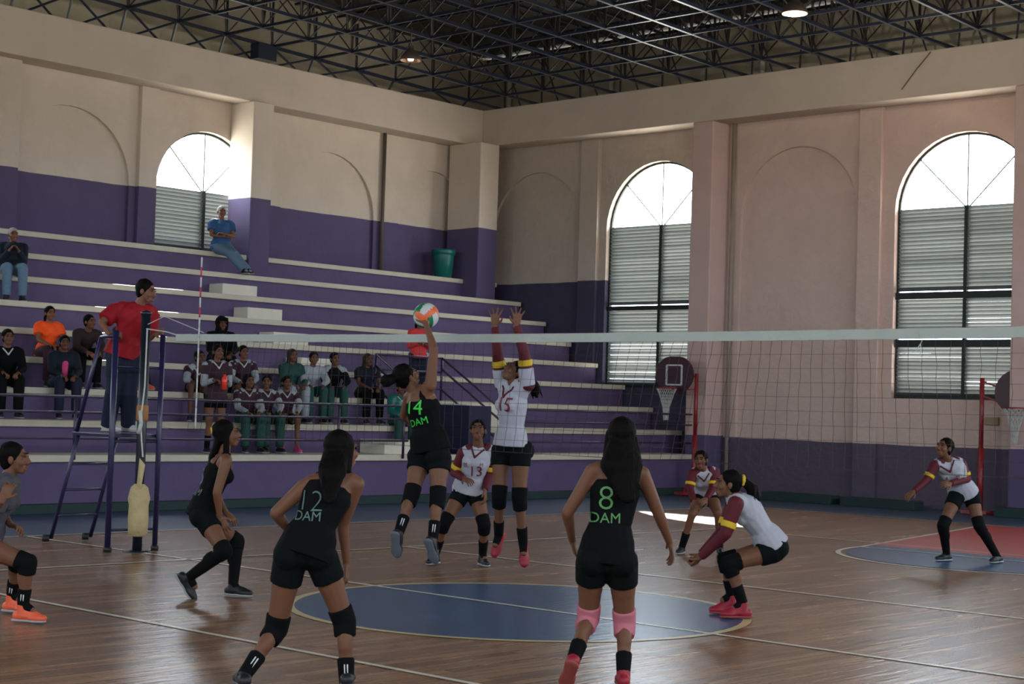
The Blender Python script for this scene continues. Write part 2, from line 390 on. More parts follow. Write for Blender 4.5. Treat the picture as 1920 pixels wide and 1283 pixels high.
arch_wall('wall_left', PL, -7.3, 27.35, 0, 7.6, [(19.45, 1.2, 4.40, 5.56), (13.0, 1.2, 4.4, 5.56), (6.5, 1.2, 4.4, 5.56), (0, 1.2, 4.4, 5.56)], .25, M['wall_left'],
          blind=[(16.35, 1.3, 3, 5.5), (22.55, 1.28, 3, 5.5), (25.6, 1.05, 3, 5.72)])
# plain walls behind the camera with tall windows
def plain_wall(name, P, u0, u1, z1, wins, hw, za, zb, thick, mt):
    mb = MB(); cur = u0
    def quad(a, b, c, d, dd): mb.add([P(*a, dd), P(*b, dd), P(*c, dd), P(*d, dd)], [(0, 1, 2, 3)])
    for c in sorted(wins):
        for dd in (0, thick):
            quad((cur, 0), (c-hw, 0), (c-hw, z1), (cur, z1), dd); quad((c-hw, 0), (c+hw, 0), (c+hw, za), (c-hw, za), dd)
            quad((c-hw, zb), (c+hw, zb), (c+hw, z1), (c-hw, z1), dd)
        loop = [(c-hw, za), (c+hw, za), (c+hw, zb), (c-hw, zb)]
        for a, b in zip(loop, loop[1:]+loop[:1]): mb.add([P(*a, 0), P(*b, 0), P(*b, thick), P(*a, thick)], [(0, 1, 2, 3)])
        cur = c+hw
    for dd in (0, thick): quad((cur, 0), (u1, 0), (u1, z1), (cur, z1), dd)
    return struct(mb.build(name, mt))
plain_wall('wall_right', lambda u, z, d: (4.05+d, u, z), -7.3, 27.35, 10.8, RIGHT_WIN, 1.6, 4.5, 7.3, .2, M['wall_farB'])
plain_wall('wall_back', lambda u, z, d: (u, -7.05-d, z), -26.3, 4.3, 10.8, BACK_WIN, 1.4, 4.5, 7.3, .2, M['wall_farB'])
# walls above the beams up to the roof; a slit of sky stays open under the eaves of the far wall
def roof_z(y): return 9.56 + .03*(27.1-y)
mb = MB(); mb.box((-26.3, 27.1, 7.4), (4.3, 27.35, 9.515)); struct(mb.build('wall_far_upper', M['upper']))
mb = MB(); n = 12
for i in range(n):
    ya = -7.3+34.6*i/n; yb = -7.3+34.6*(i+1)/n
    mb.add([(-26.05, ya, 7.4), (-26.05, yb, 7.4), (-26.05, yb, roof_z(yb)), (-26.05, ya, roof_z(ya)), (-26.3, ya, 7.4), (-26.3, yb, 7.4), (-26.3, yb, roof_z(yb)), (-26.3, ya, roof_z(ya))],
           [(0, 1, 2, 3), (4, 5, 6, 7), (0, 1, 5, 4)])
struct(mb.build('wall_left_upper', M['upper']))
# beams and pillars
def bevelbox(name, a, b, mt, bv=.02):
    return struct(MB().box(a, b).build(name, mt, bevel=bv))
bevelbox('beam', (-26.05, -7.2, 7.39), (-25.45, 26.5, ZT), M['wall_beam'])
bevelbox('beam', (-26.05, 26.5, 7.39), (4.2, 27.1, ZT), M['wall_beam'])
for y0 in (19.95, 13.9, 7.9, 1.9, -4.1): bevelbox('pillar', (-26.05, y0, 3.93), (-25.33, y0+.5, 7.39), M['pillar'])
bevelbox('pillar', (-25.95, 25.96, 3.93), (-24.97, 26.55, 7.39), M['pillar'])
for x0 in (-19.64, -12.81, -5.95, .9): bevelbox('pillar', (x0, 26.5, 0), (x0+.5, 27.12, 7.39), M['pillar_far'])
# shallow pilasters in the bays
bevelbox('pilaster', (-22.98, 27.0, 0), (-22.48, 27.12, 7.39), M['wall_farA'], .01)
for x0 in (-16.14, -9.25, -2.4): bevelbox('pilaster', (x0, 27.0, 0), (x0+.48, 27.12, 7.39), M['wall_farB'], .01)
for y0 in (17.8, 11.4): bevelbox('pilaster', (-26.07, y0, 4.2), (-25.95, y0+.4, 7.39), M['wall_left'], .01)
bevelbox('pilaster', (-26.07, 14.4, 4.2), (-25.8, 15.2, 7.39), M['wall_left'], .01)
# painted base of the far wall: low dark green ledges standing by it
for xa, xb in ((-17.6, -16.1), (-15.9, -14.4), (-12.9, -10.0)):
    tag(MB().box((xa, 26.2, 0), (xb, 26.55, .16)).build('low_bench', M['kerb'], bevel=.01),
        {-17.6: 'low dark green plank bench at the foot of the far wall beside the basketball post', -15.9: 'low dark green plank bench under the tall louvred window', -12.9: 'low dark green plank bench behind the far player by the pillar'}[xa], 'bench')

# ---- louvred arched windows
def window(name, P, c, hw, sill, spring, beams, radial=True, n=24):
    root = empty(name, P(c, sill, .12)); struct(root)
    def Q(u, z, d): return Vector(P(u, z, d)) - root.location
    fm = MB(); w = .05
    arc = [(c-(hw-.02)*math.cos(math.pi*i/n), spring+(hw-.02)*math.sin(math.pi*i/n)) for i in range(n+1)]
    for a, b in zip(arc[:-1], arc[1:]): fm.bar(Q(*a, .14), Q(*b, .14), w)
    for u in (c-hw+.02, c+hw-.02): fm.bar(Q(u, sill, .14), Q(u, spring, .14), w)
    fm.bar(Q(c-hw, sill+.03, .14), Q(c+hw, sill+.03, .14), .07)
    fm.build('window_frame', M['wframe'], root)
    mu = MB(); mu.bar(Q(c, sill, .13), Q(c, spring+.06, .13), .07)
    mu.build('mullion', M['wframe'], root)
    gb = MB()
    for t in ((90, 45, 135) if radial else (90,)):
        t = math.radians(t); gb.bar(Q(c, spring, .14), Q(c+hw*math.cos(t), spring+hw*math.sin(t), .14), .022)
    gb.build('glazing_bar', M['wframe'], root)
    for za, zb in beams: MB().add(*(lambda p: (p, [(0,1,2,3),(4,7,6,5),(0,4,5,1),(1,5,6,2),(2,6,7,3),(3,7,4,0)]))([Q(u, z, d) for d in (.08, .18) for u, z in ((c-hw, za), (c+hw, za), (c+hw, zb), (c-hw, zb))])).build('transom', M['wframe'], root)
    stops = [sill+.02] + [z for b in sorted(beams) for z in b] + [spring]
    for k in range(0, len(stops), 2):
        za, zb = stops[k], stops[k+1]
        for s in (-1, 1):
            lm = MB(); z = za+.02
            ua, ub = (c-hw+.04, c-.035) if s < 0 else (c+.035, c+hw-.04)
            while z < zb:
                j = random.uniform(-.008, .006)
                a = (ua, z, .11); d0 = .095; d1 = .165; rise = .068+j
                p = [Q(ua, z, d1), Q(ub, z, d1), Q(ub, z+rise, d0), Q(ua, z+rise, d0)]
                q = [v+Vector((0, 0, .006)) for v in p]
                lm.add(p+q, [(0, 1, 2, 3), (4, 7, 6, 5), (0, 4, 5, 1), (2, 6, 7, 3)])
                z += .072
            lm.build('louvre_panel', M['louvre'], root)
    return root
FARB = [(3.70, 3.80)]
window('window_1', PF, -20.91, 1.38, 2.08, SP, [(3.70, 3.80)])
window('window_2', PF, -14.03, 1.38, 1.98, SP, [(3.80, 3.93), (2.92, 3.06)])
window('window_3', PF, -7.15, 1.38, 1.98, SP, [(3.80, 3.93), (2.92, 3.06)])
window('window_4', PL, 19.45, 1.2, 4.40, 5.56, [])
window('window_5', PL, 13.0, 1.2, 4.40, 5.56, [])
# unseen slab added outside to keep the sun off the upper arches
mb = MB(); mb.box((-27, 27.3, 9.58), (4.5, 29.1, 9.66)); struct(mb.build('sun_shade_slab', M['deck']))

# ---- concrete stand
RX = lambda i: -19.35-.755*i
RZ = lambda i: .775+.45*i
Y0, Y1 = -7.0, 27.05
st = empty('bleachers', (RX(0), 10, 0)); tag(st, 'nine-row concrete stand with white bench edges and purple risers along the left wall', 'bleachers')
def child_box(name, a, b, mt, par, bv=.012):
    l = par.location; return MB().box(tuple(Vector(a)-l), tuple(Vector(b)-l)).build(name, mt, par, bevel=bv)
for i in range(9):
    x, z = RX(i), RZ(i); zb = 0 if i == 0 else RZ(i-1)-.05
    ye = 26.48 if i == 0 else Y1
    xb = x-.85 if i < 8 else -26.04
    if i == 8:
        cuts = [-7.0, -4.1, -3.6, 1.9, 2.4, 7.9, 8.4, 13.9, 14.4, 19.95, 20.45, 25.96, 26.55, 27.05]
        for ya, yb in zip(cuts[0::2], cuts[1::2]):
            child_box('riser', (x-.06, ya, zb+.02), (-26.04, yb, z-.085), M['riser'], st, 0); child_box('bench_slab', (x, ya, z-.095), (-26.04, yb, z), M['slab'], st)
        continue
    child_box('riser', (x-.06, Y0, zb), (x-.9 if i < 8 else -26.04, ye-.01, z-.085), M['riser'], st, 0)
    child_box('bench_slab', (x+.0, Y0, z-.095), (xb, ye, z), M['slab'], st)
child_box('kerb', (RX(0)-.07, Y0, 0), (RX(0)+.1, 26.4, .13), M['kerb'], st)
# half steps of the stair aisle
for i, lb in ((6, 'white painted step block below the window of the top row'), (5, 'white painted step block behind the hooded spectator'), (4, 'white painted step block half hidden by the net band'), (3, 'white painted step block behind the girl in the white sweater')):
    tag(MB().box((RX(i)-.40, 18.55, RZ(i)), (RX(i)-.81, 19.35, RZ(i)+.22)).build('step_block', M['block'], bevel=.01), lb, 'step', 'step blocks of the stair aisle')
tag(MB().box((RX(0)-.2, 18.3, RZ(0)), (RX(0)-.80, 19.5, RZ(0)+.23)).build('step_block', M['block'], bevel=.01), 'white step block on the lowest bench behind the jumping player', 'step', 'step blocks of the stair aisle')
tag(MB().box((RX(1)-.0, 20.75, RZ(1)), (RX(1)-.7, 21.75, RZ(1)+.40)).build('step_block', M['block'], bevel=.01), 'large pale block beside the stair handrail behind the blocker', 'step')
tag(MB().box((RX(0)-.02, 20.05, RZ(0)), (RX(1)-.05, 20.6, RZ(1)+.38)).build('dark_opening', M['dkblue'], bevel=.01), 'dark navy box standing in for the tunnel opening below the stair handrails', 'panel')  # solid navy box, its colour stands for the dark inside the tunnel opening
# front guard rail
gr = empty('guard_rail', (RX(0)+.02, 17, RZ(0))); tag(gr, 'long purple three-bar guard rail along the lowest bench', 'railing')
for z in (1.56, 1.35, 1.0):
    MB().tube((0, -24, z-RZ(0)), (0, 1.6 if z < 2 else 1, z-RZ(0)), .018).build('rail_bar', M['rail'], gr, smooth=True)
    MB().tube((0, 4.2, z-RZ(0)), (0, 9.3, z-RZ(0)), .018).build('rail_bar', M['rail'], gr, smooth=True)
for y in (4.5, 8.3, 12.4, 17.1, 18.5, 21.3):
    MB().tube((0, y-17, -.06), (0, y-17, .79), .022).build('rail_post', M['rail'], gr, smooth=True)
# stair handrails
for y, lb in ((20.85, 'sloping three-bar purple stair handrail beside the blocker'), (19.25, 'sloping purple stair handrail hidden behind the spiking player')):
    hr = empty('stair_handrail', (RX(2), y, RZ(2))); tag(hr, lb, 'handrail')
    for h in (.76, .56, .2):
        MB().tube((0, 0, h), (1.55, 0, h-.92), .02).build('rail_bar', M['rail'], hr, smooth=True)
    MB().tube((0, 0, 0), (0, 0, .77), .022).build('rail_post', M['rail'], hr, smooth=True)
    MB().tube((1.5, 0, -.9), (1.5, 0, -.13), .022).build('rail_post', M['rail'], hr, smooth=True)
hr = empty('top_rail', (RX(2), 20.05, RZ(2))); tag(hr, 'level purple rail joining the two stair handrails at their top', 'handrail')
for h in (.76, .5, .2): MB().tube((0, -.8, h), (0, .8, h), .018).build('rail_bar', M['rail'], hr, smooth=True)

# ---- roof deck and space frame
mb = MB(); n = 60; ys = [27.35+.8 - (35.4)*i/n for i in range(n+1)]
for i in range(n):
    ya, yb = ys[i], ys[i+1]; za = roof_z(ya)+(.03 if i % 2 else 0); zb = roof_z(yb)+(0 if i % 2 else .03)
    mb.add([(-26.6, ya, za), (4.5, ya, za), (4.5, yb, zb), (-26.6, yb, zb)], [(0, 1, 2, 3)])
struct(mb.build('ceiling', M['deck']))
sf = empty('space_frame', (-10, 15, 8.3)); tag(sf, 'blue steel space frame of crossing bars carrying the roof', 'roof frame')
NX = [-25.3+1.1*k for k in range(27)]; NY = [25.85-1.11*j for j in range(20)]
bz = lambda y: 8.32+.032*(25.85-y)
TD = .95
off = sf.location
V3 = lambda x, y, z: Vector((x, y, z))-off
for x in NX:
    m_ = MB()
    m_.bar(V3(x, 25.85, bz(25.85)), V3(x, NY[-1], bz(NY[-1])), .055, .06)
    m_.bar(V3(x, 25.85, bz(25.85)), V3(x+.25, 26.75, 8.22), .07, .05)
    m_.build('bottom_chord', M['steel_blue'], sf)
for y in NY:
    MB().bar(V3(NX[0], y, bz(y)), V3(NX[-1], y, bz(y)), .045, .05).build('cross_chord', M['steel_blue'], sf)
for k, x in enumerate(NX[:-1]):
    xt = x+.55; m_ = MB(); w_ = MB()
    m_.bar(V3(xt, NY[0]+.55, bz(NY[0]+.55)+TD), V3(xt, NY[-1], bz(NY[-1])+TD), .05)
    for y in NY:
        t = V3(xt, y+.555, bz(y)+TD)
        for xx in (x, x+1.1):
            for yy in (y, y+1.11):
                if yy > 26: continue
                w_.tube(V3(xx, yy, bz(yy)), t, .014, n=5, cap=False)
        w_.tube(V3(x, y, bz(y)), V3(x, y, bz(y)+TD), .026, n=5, cap=False)
    m_.build('top_chord', M['steel_blue'], sf); w_.build('web_rods', M['rod'], sf)
for y in NY:
    MB().bar(V3(NX[0], y+.555, bz(y)+TD), V3(NX[-1], y+.555, bz(y)+TD), .045).build('top_cross_chord', M['steel_blue'], sf)
# struts from the frame down to the beams
def strut(*q): MB().tube(*q, n=6).build('support_strut', M['steel_blue'], sf)
for j, y in enumerate(NY):
    if j % 2 == 0 or j > 5: strut(V3(-25.35, y, bz(y)), V3(-25.5, y, 8.2), .025)
    if j % 2 == 1 or j > 3:
        strut(V3(-25.3, y, bz(y)), V3(-25.5, y+.8, 8.2), .022); strut(V3(-25.3, y, bz(y)), V3(-25.5, y-.8, 8.2), .022)
for k, x in enumerate(NX):
    strut(V3(x+.55, 26.4, bz(25.85)+TD), V3(x+.3, 26.7, 8.2), .02); strut(V3(x+.55, 26.4, bz(25.85)+TD), V3(x+.8, 26.7, 8.2), .018)
MB().box(tuple(V3(-25.45, 19.9, 8.2)), tuple(V3(-25.2, 20.35, 8.5))).build('bearing_plate', M['steel_blue'], sf)
# rainwater pipes against the upper walls
for x in (-25.15, -22.2, -18.35, -13.55):
    z0 = 8.2
    o = MB().tube((0, 0, 0), (0, 0, 1.0), .05, n=10).build('drain_pipe', M['pipe_pale'], smooth=True); o.location = (x, 27.0, z0)
    tag(o, {-25.15: 'pale rainwater pipe above the corner of the two beams', -22.2: 'pale rainwater pipe above the corner window bay', -18.35: 'pale rainwater pipe above the beam right of the second pillar', -13.55: 'pale rainwater pipe above the beam, nearest the third pillar'}[x], 'pipe')
for (p, z0, z1, lb) in (((-25.98, 24.02), 4.35, 7.39, 'dark pipe running down the left wall between two blind arches'), ((-19.0, 27.03), 0.0, 7.39, 'grey pipe running down beside the second pillar of the far wall')):
    o = MB().tube((0, 0, z0), (0, 0, z1), .04, n=10).build('drain_pipe', M['pipe'] if p[0] < -20 else M['pipe_grey'], smooth=True); o.location = (p[0], p[1], 0); tag(o, lb, 'pipe')
# lamps
def lamp(loc, lb, on):
    r = empty('high_bay_lamp', loc); tag(r, lb, 'lamp')
    MB().lathe((0, 0, 0), [(.2, 0), (.205, .01), (.18, .09), (.11, .17), (.06, .2), (.05, .28)]).build('lamp_shade', M['shade_out'], r, smooth=True)
    MB().lathe((0, 0, 0), [(.197, .002), (.17, .085), (.10, .155), (.0, .18)]).build('reflector', M['shade_in'], r, smooth=True)
    MB().lathe((0, 0, 0), [(0, -.01), (.05, .0), (.065, .05), (.04, .11), (0, .13)]).build('bulb', M['skylt'] if on else M['skylt_dim'], r, smooth=True)
    MB().tube((0, 0, .26), (0, 0, .62), .012).build('stem', M['shade_out'], r)
    return r
lamp(at_x(770, 114, -22.0), 'dim dome lamp hanging under the roof frame over the stand', False)
LP2 = at_x(1490, 26, -14.3)
lamp(LP2, 'lit dome lamp hanging under the roof frame near the far wall', True)
ld = bpy.data.lights.new('lamp_bulb_light', 'POINT'); ld.energy = 60; ld.color = (1, .9, .75); ld.shadow_soft_size = .06
lo = bpy.data.objects.new('lamp_bulb_light', ld); COL.objects.link(lo); lo.location = LP2-Vector((0, 0, .08))

tag(MB().path([at_y(1745, 97, 26.47), at_y(1718, 130, 26.47), at_y(1690, 168, 26.47)], .008).build('cable', M['pipe']), 'thin dark cable hanging slantwise across the beam of the far wall', 'cable')
wp = at_y(1860, 790, 27.07)
tag(MB().box((wp.x-.13, 27.03, wp.z-.07), (wp.x+.13, 27.1, wp.z+.07)).build('junction_box', mat('tan metal', (150, 134, 104), .6), bevel=.008), 'small tan junction box on the wall beside the right basketball post', 'box')
RDIR, FDIR = Vector((.736, .677, 0)), Vector((-.677, .736, 0))
# ---------------------------------------------------------------- court furniture
# net
nt_ = empty('volleyball_net', (-14.0, 9.95, 0)); tag(nt_, 'volleyball net with white top band and dark mesh across the court', 'net')
NL = 10.55
sag = lambda u: -.03*math.sin(math.pi*min(1, max(0, u/NL)))
b_ = MB(); K = 40
for i in range(K):
    ua, ub = .25+(NL-.3)*i/K, .25+(NL-.3)*(i+1)/K
    b_.box((ua, -.006, 2.17+sag(ua)), (ub, .006, 2.24+sag(ua)))
b_.build('top_band', M['netband'], nt_)
c_ = MB(); st_ = .1; zz = [1.27+.1*k for k in range(10)]
rw = random.Random(3)
for z in zz:
    for i in range(K): c_.bar((.5+(NL-1)*i/K, 0, z+sag(.5+(NL-1)*i/K)), (.5+(NL-1)*(i+1)/K, 0, z+sag(.5+(NL-1)*(i+1)/K)), .0022)
u = .5
while u < NL-.4:
    sl = .012*math.sin(u*1.3)+.008
    pts = [(u+sl*k*1.0+rw.uniform(-.008, .008), 0, 1.27+.09*k+sag(u)) for k in range(11)]
    for a, b in zip(pts[:-1], pts[1:]): c_.bar(a, b, .0022)
    u += .1
c_.build('mesh_cords', M['cord'], nt_)
MB().path([(.0, 0, 1.30), (.5, 0, 1.27), (NL*.5, 0, 1.24), (NL-.2, 0, 1.27)], .0015).build('bottom_rope', M['cord'], nt_)
MB().path([(-.31, 0, 2.30), (.1, 0, 2.26), (.3, 0, 2.22)], .006).build('tension_cable', M['white'], nt_)
MB().path([(-.22, -.02, 2.34), (.05, -.01, 2.42), (.7, 0, 2.25)], .004).build('tension_cable', M['white'], nt_)
tx = at_y(1728, 640, 9.95)-nt_.location
MB().path([tx+Vector((-.02, -.01, .06)), tx+Vector((.01, -.012, 0)), tx+Vector((-.04, -.01, -.07)), tx+Vector((.0, -.01, -.02)), tx+Vector((.0, -.012, -.14))], .002).build('tie_string', M['white'], nt_)
an = empty('net_antenna', (-13.36, 9.95, 1.3)); tag(an, 'thin red and white striped antenna rising above the net near the referee', 'antenna')
for k in range(17):
    MB().tube((0, -.012, k*.1), (0, -.012, k*.1+.1), .008, n=8).build('stripe_segment', M['antred'] if (k % 2 == 1 and k > 9) else M['white'], an, smooth=True)
# post
def post(x, lb, pad=True):
    r = empty('net_post', (x, 9.97, 0)); tag(r, lb, 'post')
    MB().tube((0, 0, 0), (0, 0, 2.44), .05, n=16).build('pole', M['pole'], r, smooth=True)
    MB().lathe((0, 0, 0), [(.0, 2.44), (.055, 2.44), (.06, 2.47), (0, 2.49)]).build('cap', M['pole'], r, smooth=True)
    MB().lathe((0, 0, 0), [(.14, 0), (.14, .012), (.06, .02)]).build('foot_plate', M['pole'], r, smooth=True)
    if pad:
        MB().lathe((0, 0, 0), [(.05, .16), (.10, .17), (.105, .35), (.10, .48), (.115, .55), (.09, .66), (.05, .70)], n=18).build('foam_pad', M['pad'], r, smooth=True)
        MB().add([(.03, -.06, .64), (.10, -.05, .66), (.085, .0, .9), (.06, -.055, .97)], [(0, 1, 2), (0, 2, 3), (0, 1, 3), (1, 2, 3)]).build('pad_flap', M['pad'], r)
        MB().lathe((0, 0, 0), [(.05, 1.35), (.062, 1.36), (.062, 1.5), (.05, 1.51)], n=16).build('tape_wrap', M['tape'], r, smooth=True)
        MB().path([(.07, -.03, 2.3), (.08, -.04, 1.7), (.06, -.06, 1.35), (.09, -.06, 1.15), (.11, -.05, .98)], .008).build('hanging_rope', M['white'], r)
        MB().path([(.06, -.07, 1.45), (.10, -.08, 1.32), (.06, -.08, 1.22)], .02).build('rope_knot', M['white'], r, smooth=True)
    return r
post(-14.31, 'dark net post wrapped in a cream foam pad beside the referee stand')
post(-3.2, 'dark net post on the far side of the court', False)
# referee stand
rs = empty('referee_stand', (-14.44, 9.98, 0)); tag(rs, 'blue violet tubular referee stand with a slanted ladder on its left', 'stand')
A = lambda x, y, z: Vector((x+14.44, y-9.98, z))
sm = M['stand']
MB().tube(A(-14.47, 9.72, .03), A(-14.47, 9.72, 2.27), .032, n=10).build('front_post', sm, rs, smooth=True)
MB().tube(A(-14.40, 10.25, .03), A(-14.40, 10.25, 2.25), .028, n=10).build('front_post', sm, rs, smooth=True)
topx = lambda z: -15.62+.85*z/2.25
for y in (9.78, 10.27):
    MB().tube(A(-15.62, y, .05), A(topx(1.2), y, 1.2), .022, n=10).build('ladder_rail', sm, rs, smooth=True)
MB().tube(A(topx(1.2), 9.75, 1.2), A(-14.78, 9.75, 2.2), .022, n=10).build('ladder_rail', sm, rs, smooth=True)
MB().tube(A(-14.78, 9.75, 2.2), A(-14.47, 9.72, 2.22), .02, n=10).build('hand_rail', sm, rs, smooth=True)
for z in (.30, .58, .86): MB().tube(A(topx(z), 9.78, z), A(topx(z), 10.27, z), .013, n=8).build('rung', sm, rs, smooth=True)
MB().box(tuple(A(-15.2, 9.72, 1.17)), tuple(A(-14.44, 10.27, 1.205))).build('platform', sm, rs, bevel=.006)
for z in (.22, 1.13, 1.9): MB().tube(A(-14.47, 9.72, z), A(-14.40, 10.25, z), .014, n=8).build('cross_bar', sm, rs, smooth=True)
MB().tube(A(-15.62, 9.76, .05), A(-15.66, 9.70, .05), .04, n=10).build('foot', M['dkshoe'], rs, smooth=True)
MB().tube(A(-15.62, 10.25, .05), A(-15.66, 10.19, .05), .04, n=10).build('foot', M['dkshoe'], rs, smooth=True)
MB().tube(A(-14.47, 9.72, 0), A(-14.47, 9.72, .05), .045, n=10).build('foot', M['dkshoe'], rs, smooth=True)
MB().tube(A(-14.40, 10.25, 0), A(-14.40, 10.25, .05), .04, n=10).build('foot', M['dkshoe'], rs, smooth=True)
# basketball hoops on red stands
def hoop(x, y, side, lb, fwd, zc=2.42, R=.37, off_x=.45):
    r = empty('basketball_hoop', (x, y, 0)); tag(r, lb, 'basketball hoop')
    fwd = Vector(fwd).normalized(); sd_ = Vector((fwd.y, -fwd.x, 0))
    if sd_.dot(_R)*side < 0: sd_ = -sd_
    c = sd_*off_x + Vector((0, 0, zc)) + fwd*.06
    MB().tube((0, 0, 0), (0, 0, 1.15), .055, n=12).build('pole', M['red'], r, smooth=True)
    MB().tube((0, 0, 1.1), (0, 0, 2.36), .04, n=12).build('upper_pole', M['red'], r, smooth=True)
    MB().bar(c*.0+Vector((0, 0, 2.05)), c+Vector((0, 0, -.3)), .03).bar(Vector((0, 0, 2.3)), c+Vector((0, 0, -.05))-fwd*.03, .03).build('bracket', M['red'], r)
    n = 24; s2 = fwd.cross(Vector((0, 0, 1)))
    def outl(k, rr, th): 
        t = 2*math.pi*k/n; cx, cz = math.cos(t), math.sin(t)
        e = 1.0 if abs(cz) < .9 else .97
        return c + s2*(rr*cx*1.16) + Vector((0, 0, rr*max(-.93, min(.93, cz))*1.02)) + fwd*th
    vs = [outl(k, R, .0) for k in range(n)]+[outl(k, R, .03) for k in range(n)]
    MB().add(vs, [tuple(range(n-1, -1, -1)), tuple(range(n, 2*n))]+[(k, (k+1) % n, n+(k+1) % n, n+k) for k in range(n)]).build('backboard', M['board'], r)
    q = MB(); w, h = .17, .19; z0 = -.20
    for a, b in (((-w, z0), (w, z0)), ((w, z0), (w, z0+2*h)), ((w, z0+2*h), (-w, z0+2*h)), ((-w, z0+2*h), (-w, z0))):
        q.bar(c+s2*a[0]+Vector((0, 0, a[1]))+fwd*.034, c+s2*b[0]+Vector((0, 0, b[1]))+fwd*.034, .03, .03)
    q.build('target_square', M['white'], r)
    rc = c+fwd*.30+Vector((0, 0, -.27))
    MB().torus(rc, .2, .013).build('rim', M['red'], r, smooth=True)
    MB().bar(c+Vector((0, 0, -.26)), c+fwd*.12+Vector((0, 0, -.27)), .12, .05).build('rim_bracket', M['red'], r)
    nm = MB(); kk = 12; lv = [(.2, 0), (.15, -.1), (.11, -.22), (.07, -.36), (.05, -.5), (.045, -.62)]
    for a in range(kk):
        for (r0, z0_), (r1, z1_) in zip(lv[:-1], lv[1:]):
            for sgn in (1, -1):
                t0 = 2*math.pi*a/kk; t1 = t0+sgn*math.pi/kk
                nm.tube(rc+Vector((r0*math.cos(t0), r0*math.sin(t0), z0_)), rc+Vector((r1*math.cos(t1), r1*math.sin(t1), z1_)), .006, n=4, cap=False)
    nm.build('hoop_net', M['white'], r)
    MB().bar((0, 0, .05), tuple(fwd*.5+Vector((0, 0, .05))), .06).bar((-.1, -.25, .04), (.35, .12, .04), .06).bar((-.12, -.45, .05), (.3, -.35, .05), .05).build('base_frame', M['red'], r)
    MB().bar((0, 0, .55), tuple(fwd*.38+Vector((0, 0, .06))), .035).build('brace', M['red'], r)
    return r
hp = at_y(1301, 900, 25.95)
hoop(hp.x, hp.y, -1, 'red basketball stand with round maroon board in front of the corner window', -FDIR*.8-RDIR*.6, 2.33)
hp = at_y(1838, 900, 26.62)
hoop(hp.x, hp.y, 1, 'red basketball stand whose round maroon board is half hidden by the far pillar', -FDIR*.8-RDIR*.6, 2.12, .40, .72)
# trash can
tc = empty('trash_can', (-25.62+.05, 25.5, RZ(8))); tag(tc, 'teal plastic bin standing on the top row beside the corner pillar', 'trash can')
MB().lathe((0, 0, 0), [(0, 0), (.19, 0), (.23, .5), (.235, .58), (.22, .58), (.18, .02), (0, .02)], n=24).build('bin_body', M['teal'], tc, smooth=True)
MB().lathe((0, 0, 0), [(.235, .5), (.26, .5), (.265, .6), (.25, .62), (.235, .62)], n=24).build('bin_rim', M['teal'], tc, smooth=True)
# small belongings on the benches
o = MB().lathe((0, 0, 0), [(0, 0), (.035, 0), (.035, .16), (.015, .19), (.015, .22), (0, .22)], n=14).build('drink_bottle', M['dkblue'], smooth=True); o.location = (RX(6)-.12, 13.63, RZ(6)); tag(o, 'dark drink bottle standing beside the man in pale jeans', 'bottle')
o = MB().box((-.06, -.1, 0), (.06, .1, .05)).build('snack_box', mat('pale green box', (150, 170, 110), .6), bevel=.01); o.location = (RX(6)-.1, 13.6, RZ(6)); o.location.y = 13.8; tag(o, 'small pale green snack box beside the dark drink bottle', 'box')
def bag(loc, s, mt, lb, rz=0):
    bm = bmesh.new(); bmesh.ops.create_icosphere(bm, subdivisions=3, radius=1)
    for v in bm.verts:
        v.co = Vector((v.co.x*s[0], v.co.y*s[1], max(v.co.z, -.75)*s[2]+.75*s[2])) * (1+.06*math.sin(5*v.co.x+3*v.co.y))
    me = bpy.data.meshes.new('bag'); bm.to_mesh(me); bm.free(); me.shade_smooth()
    r = new_obj('bag', me, mt); r.location = loc; r.rotation_euler.z = rz; tag(r, lb, 'bag')
    h = MB().torus((0, 0, s[2]*1.6), s[1]*.35, .012, axis=(1, 0, 0), n=16, a0=0, a1=math.pi*2).build('strap', mt, r, smooth=True)
    return r
bag((RX(4)-.3, 12.75, RZ(4)), (.16, .34, .13), M['blk'], 'black bag lying on the bench above the man in the dark sweater')
bag((RX(2)-.5, 16.2, RZ(2)), (.2, .24, .26), M['navy'], 'large navy backpack on the bench behind the seated players')
# ball
def volleyball(c, r):
    bm = bmesh.new(); bmesh.ops.create_uvsphere(bm, u_segments=36, v_segments=24, radius=r)
    me = bpy.data.meshes.new('volleyball')
    for m_ in (M['white'], mat('ball green', (20, 110, 74), .5), mat('ball orange', (206, 96, 52), .5)): me.materials.append(m_)
    for f in bm.faces:
        n = f.calc_center_median().normalized(); ax = max(range(3), key=lambda i: abs(n[i])); w = n[(ax+1) % 3]/abs(n[ax])
        f.material_index = 0 if abs(w) < .33 else (1 if w < 0 else 2); f.smooth = True
    bm.to_mesh(me); bm.free()
    o = bpy.data.objects.new('volleyball', me); COL.objects.link(o); o.location = c; o.rotation_euler = (.7, .5, .4)
    return tag(o, 'white, green and orange volleyball at the raised hand of the spiking player', 'ball')
volleyball(at_y(799, 592, 9.35), .105)
